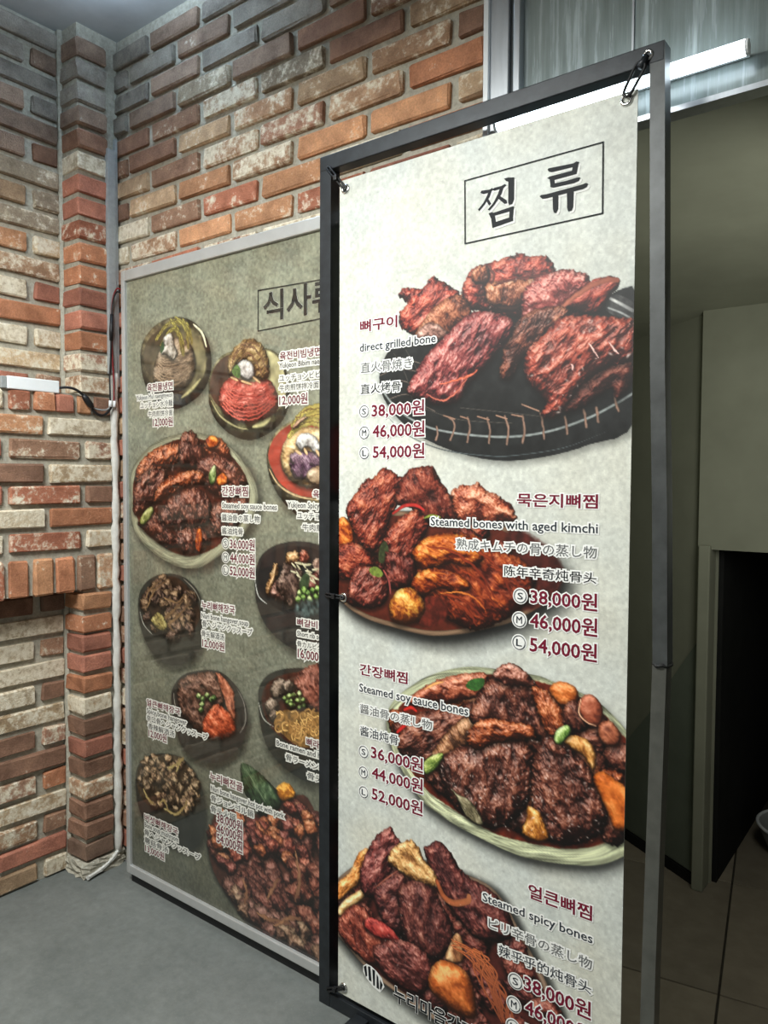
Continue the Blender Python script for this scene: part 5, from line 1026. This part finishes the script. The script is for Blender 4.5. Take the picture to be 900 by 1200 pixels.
wblock([('dish_name', '얼큰뼈해장국', (102,267,1352,21), 'cjk'), ('english_name', 'Spicy bone hangover', (102,297,1375,15), 'lat'), ('japanese_name', '辛口骨ヘジャンクッスープ', (101,394,1401,20), 'cjk'), ('chinese_name', '香辣解酒汤', (108,239,1424,19), 'cjk'), ('price', '12,000원', (111,201,1447,19), 'lat')])
wblock([('dish_name', '뼈라면', (784,849,1328,20), 'cjk'), ('english_name', 'Bone ramen and hangover', (675,902,1352,14), 'lat'), ('japanese_name', '骨ラーメンスープ', (710,897,1384,18), 'cjk'), ('chinese_name', '骨头拉面', (787,897,1414,18), 'cjk'), ('price', '12,000원', (831,914,1437,20), 'lat')])
wblock([('dish_name', '버섯뼈해장국', (86,252,1722,22), 'cjk'), ('english_name', 'Bone soup mushroom', (86,254,1742,15), 'lat'), ('japanese_name', '骨ヘジャンクッスープ', (85,358,1768,20), 'cjk'), ('chinese_name', '蘑菇骨汤', (85,204,1792,18), 'cjk'), ('price', '13,000원', (88,184,1819,18), 'lat')])
wblock([('dish_name', '누리뼈전골', (403,540,1514,25), 'cjk'), ('english_name', 'Nuri bone hangover hot pot with pork', (407,701,1543,14), 'lat'), ('japanese_name', '骨ジョンゴル鍋', (407,584,1574,20), 'cjk'), ('chinese_name', '骨头火锅', (406,512,1606,21), 'cjk'), ('price', '38,000원', (432,539,1626,23), 'lat'), ('price', '46,000원', (432,539,1657,23), 'lat'), ('price', '54,000원', (432,539,1686,23), 'lat')])
flush_letters()

# ---------------------------------------------------------------- power adapter and wiring in the corner
ad = thing('power_adapter', 'slim white power adapter lying on the brick ledge', 'adapter', (-2.245, 1.16, 1.561))
obj('case', box(-2.262, -2.224, 1.092, 1.252, 1.561, 1.599, 0.003), WHITEP, ad)
obj('end_plate', box(-2.260, -2.226, 1.074, 1.092, 1.562, 1.597, 0.002), GREYP, ad)
pc = thing('power_cable', 'black cable from the white adapter across the brick pier to the corner', 'cable', (-2.22, 1.25, 1.56), 'cables of the white adapter')
obj('cord', tube(curve([(-2.24, 1.250, 1.578), (-2.225, 1.275, 1.582), (-2.215, 1.300, 1.577), (-2.212, 1.325, 1.560), (-2.212, 1.345, 1.535), (-2.213, 1.362, 1.512), (-2.213, 1.385, 1.502), (-2.213, 1.405, 1.510), (-2.212, 1.424, 1.535)]), 0.0042, 8), BLACK, pc, True)
obj('inline_connector', tube([(-2.209, 1.322, 1.562), (-2.209, 1.330, 1.552), (-2.209, 1.346, 1.532), (-2.209, 1.353, 1.524)], [0.006, 0.010, 0.010, 0.006], 10), BLACK, pc, True)
obj('branch_wire', tube(curve([(-2.211, 1.346, 1.528), (-2.210, 1.375, 1.520), (-2.210, 1.405, 1.522), (-2.209, 1.420, 1.540)]), 0.0025, 6), GREYP, pc, True)
lc = thing('power_cable', 'short black cable at the left end of the white adapter', 'cable', (-2.24, 1.05, 1.56), 'cables of the white adapter')
obj('cord', tube(curve([(-2.243, 1.076, 1.578), (-2.238, 1.055, 1.568), (-2.24, 1.02, 1.568), (-2.245, 0.95, 1.570), (-2.25, 0.80, 1.571)]), 0.0040, 8), BLACK, lc, True)
cw = thing('corner_wires', 'red and black wires with white connectors running up the brick corner', 'wire', (-2.21, 1.43, 1.54))
obj('red_wire', tube(curve([(-2.207, 1.428, 1.548), (-2.209, 1.430, 1.62), (-2.207, 1.424, 1.70), (-2.208, 1.422, 1.79), (-2.206, 1.426, 1.87), (-2.192, 1.432, 1.91), (-2.170, 1.44, 1.905)]), 0.0026, 6), REDW, cw, True)
obj('black_wire', tube(curve([(-2.207, 1.416, 1.548), (-2.210, 1.416, 1.62), (-2.206, 1.418, 1.70), (-2.205, 1.420, 1.78), (-2.204, 1.425, 1.86), (-2.188, 1.430, 1.90), (-2.165, 1.44, 1.89)]), 0.0030, 6), BLACK, cw, True)
obj('tape_wrap', tube([(-2.206, 1.420, 1.745), (-2.205, 1.421, 1.78), (-2.205, 1.423, 1.83)], [0.0055, 0.007, 0.0055], 8), BLACK, cw, True)
for yy in (1.4155, 1.4300): obj('wire_connector', tube([(-2.207, yy, 1.532), (-2.207, yy, 1.552)], [0.0062, 0.0048], 8), WHITEP, cw, True)

# ---------------------------------------------------------------- what the pieces of the setting are
for nm, lb, ct in (('floor', 'grey painted concrete floor in front of the brick corner', 'floor'), ('floor.001', 'brown tiled floor of the dark passage', 'floor'), ('ceiling', 'high grey ceiling above the brick corner with a cool glow', 'ceiling'),
        ('ceiling_lower', 'lowered ceiling over the viewer', 'ceiling'), ('wall_left', 'old brick wall on the left with a flush band and a corner pier', 'wall'), ('wall_back', 'reclaimed brick wall behind the menu boards', 'wall'),
        ('trim_1', None, 'sealant'), ('trim_2', None, 'trunking'), ('trim_3', None, 'sealant'), ('trim_4', None, 'jamb'), ('trim_5', None, 'dado'), ('window_1', None, 'window'),
        ('wall_slanting', 'slanting grey green plaster wall in the passage', 'wall'), ('wall_passage', 'side wall of the passage behind the brick wall', 'wall'), ('ceiling_passage', 'sloping soffit just inside the passage', 'ceiling'),
        ('ceiling_passage.001', 'rear sloping soffit of the passage', 'ceiling'), ('wall_far', 'plaster wall above and beside the low dark opening', 'wall'), ('wall_right', 'right hand wall of the passage', 'wall'),
        ('wall_alcove', 'black inner walls of the low opening', 'wall'), ('baseboard_slanting', 'dark baseboard along the slanting passage wall', 'baseboard')):
    o = bpy.data.objects.get(nm)
    if o is not None:
        if lb: o['label'] = lb
        o['category'] = ct
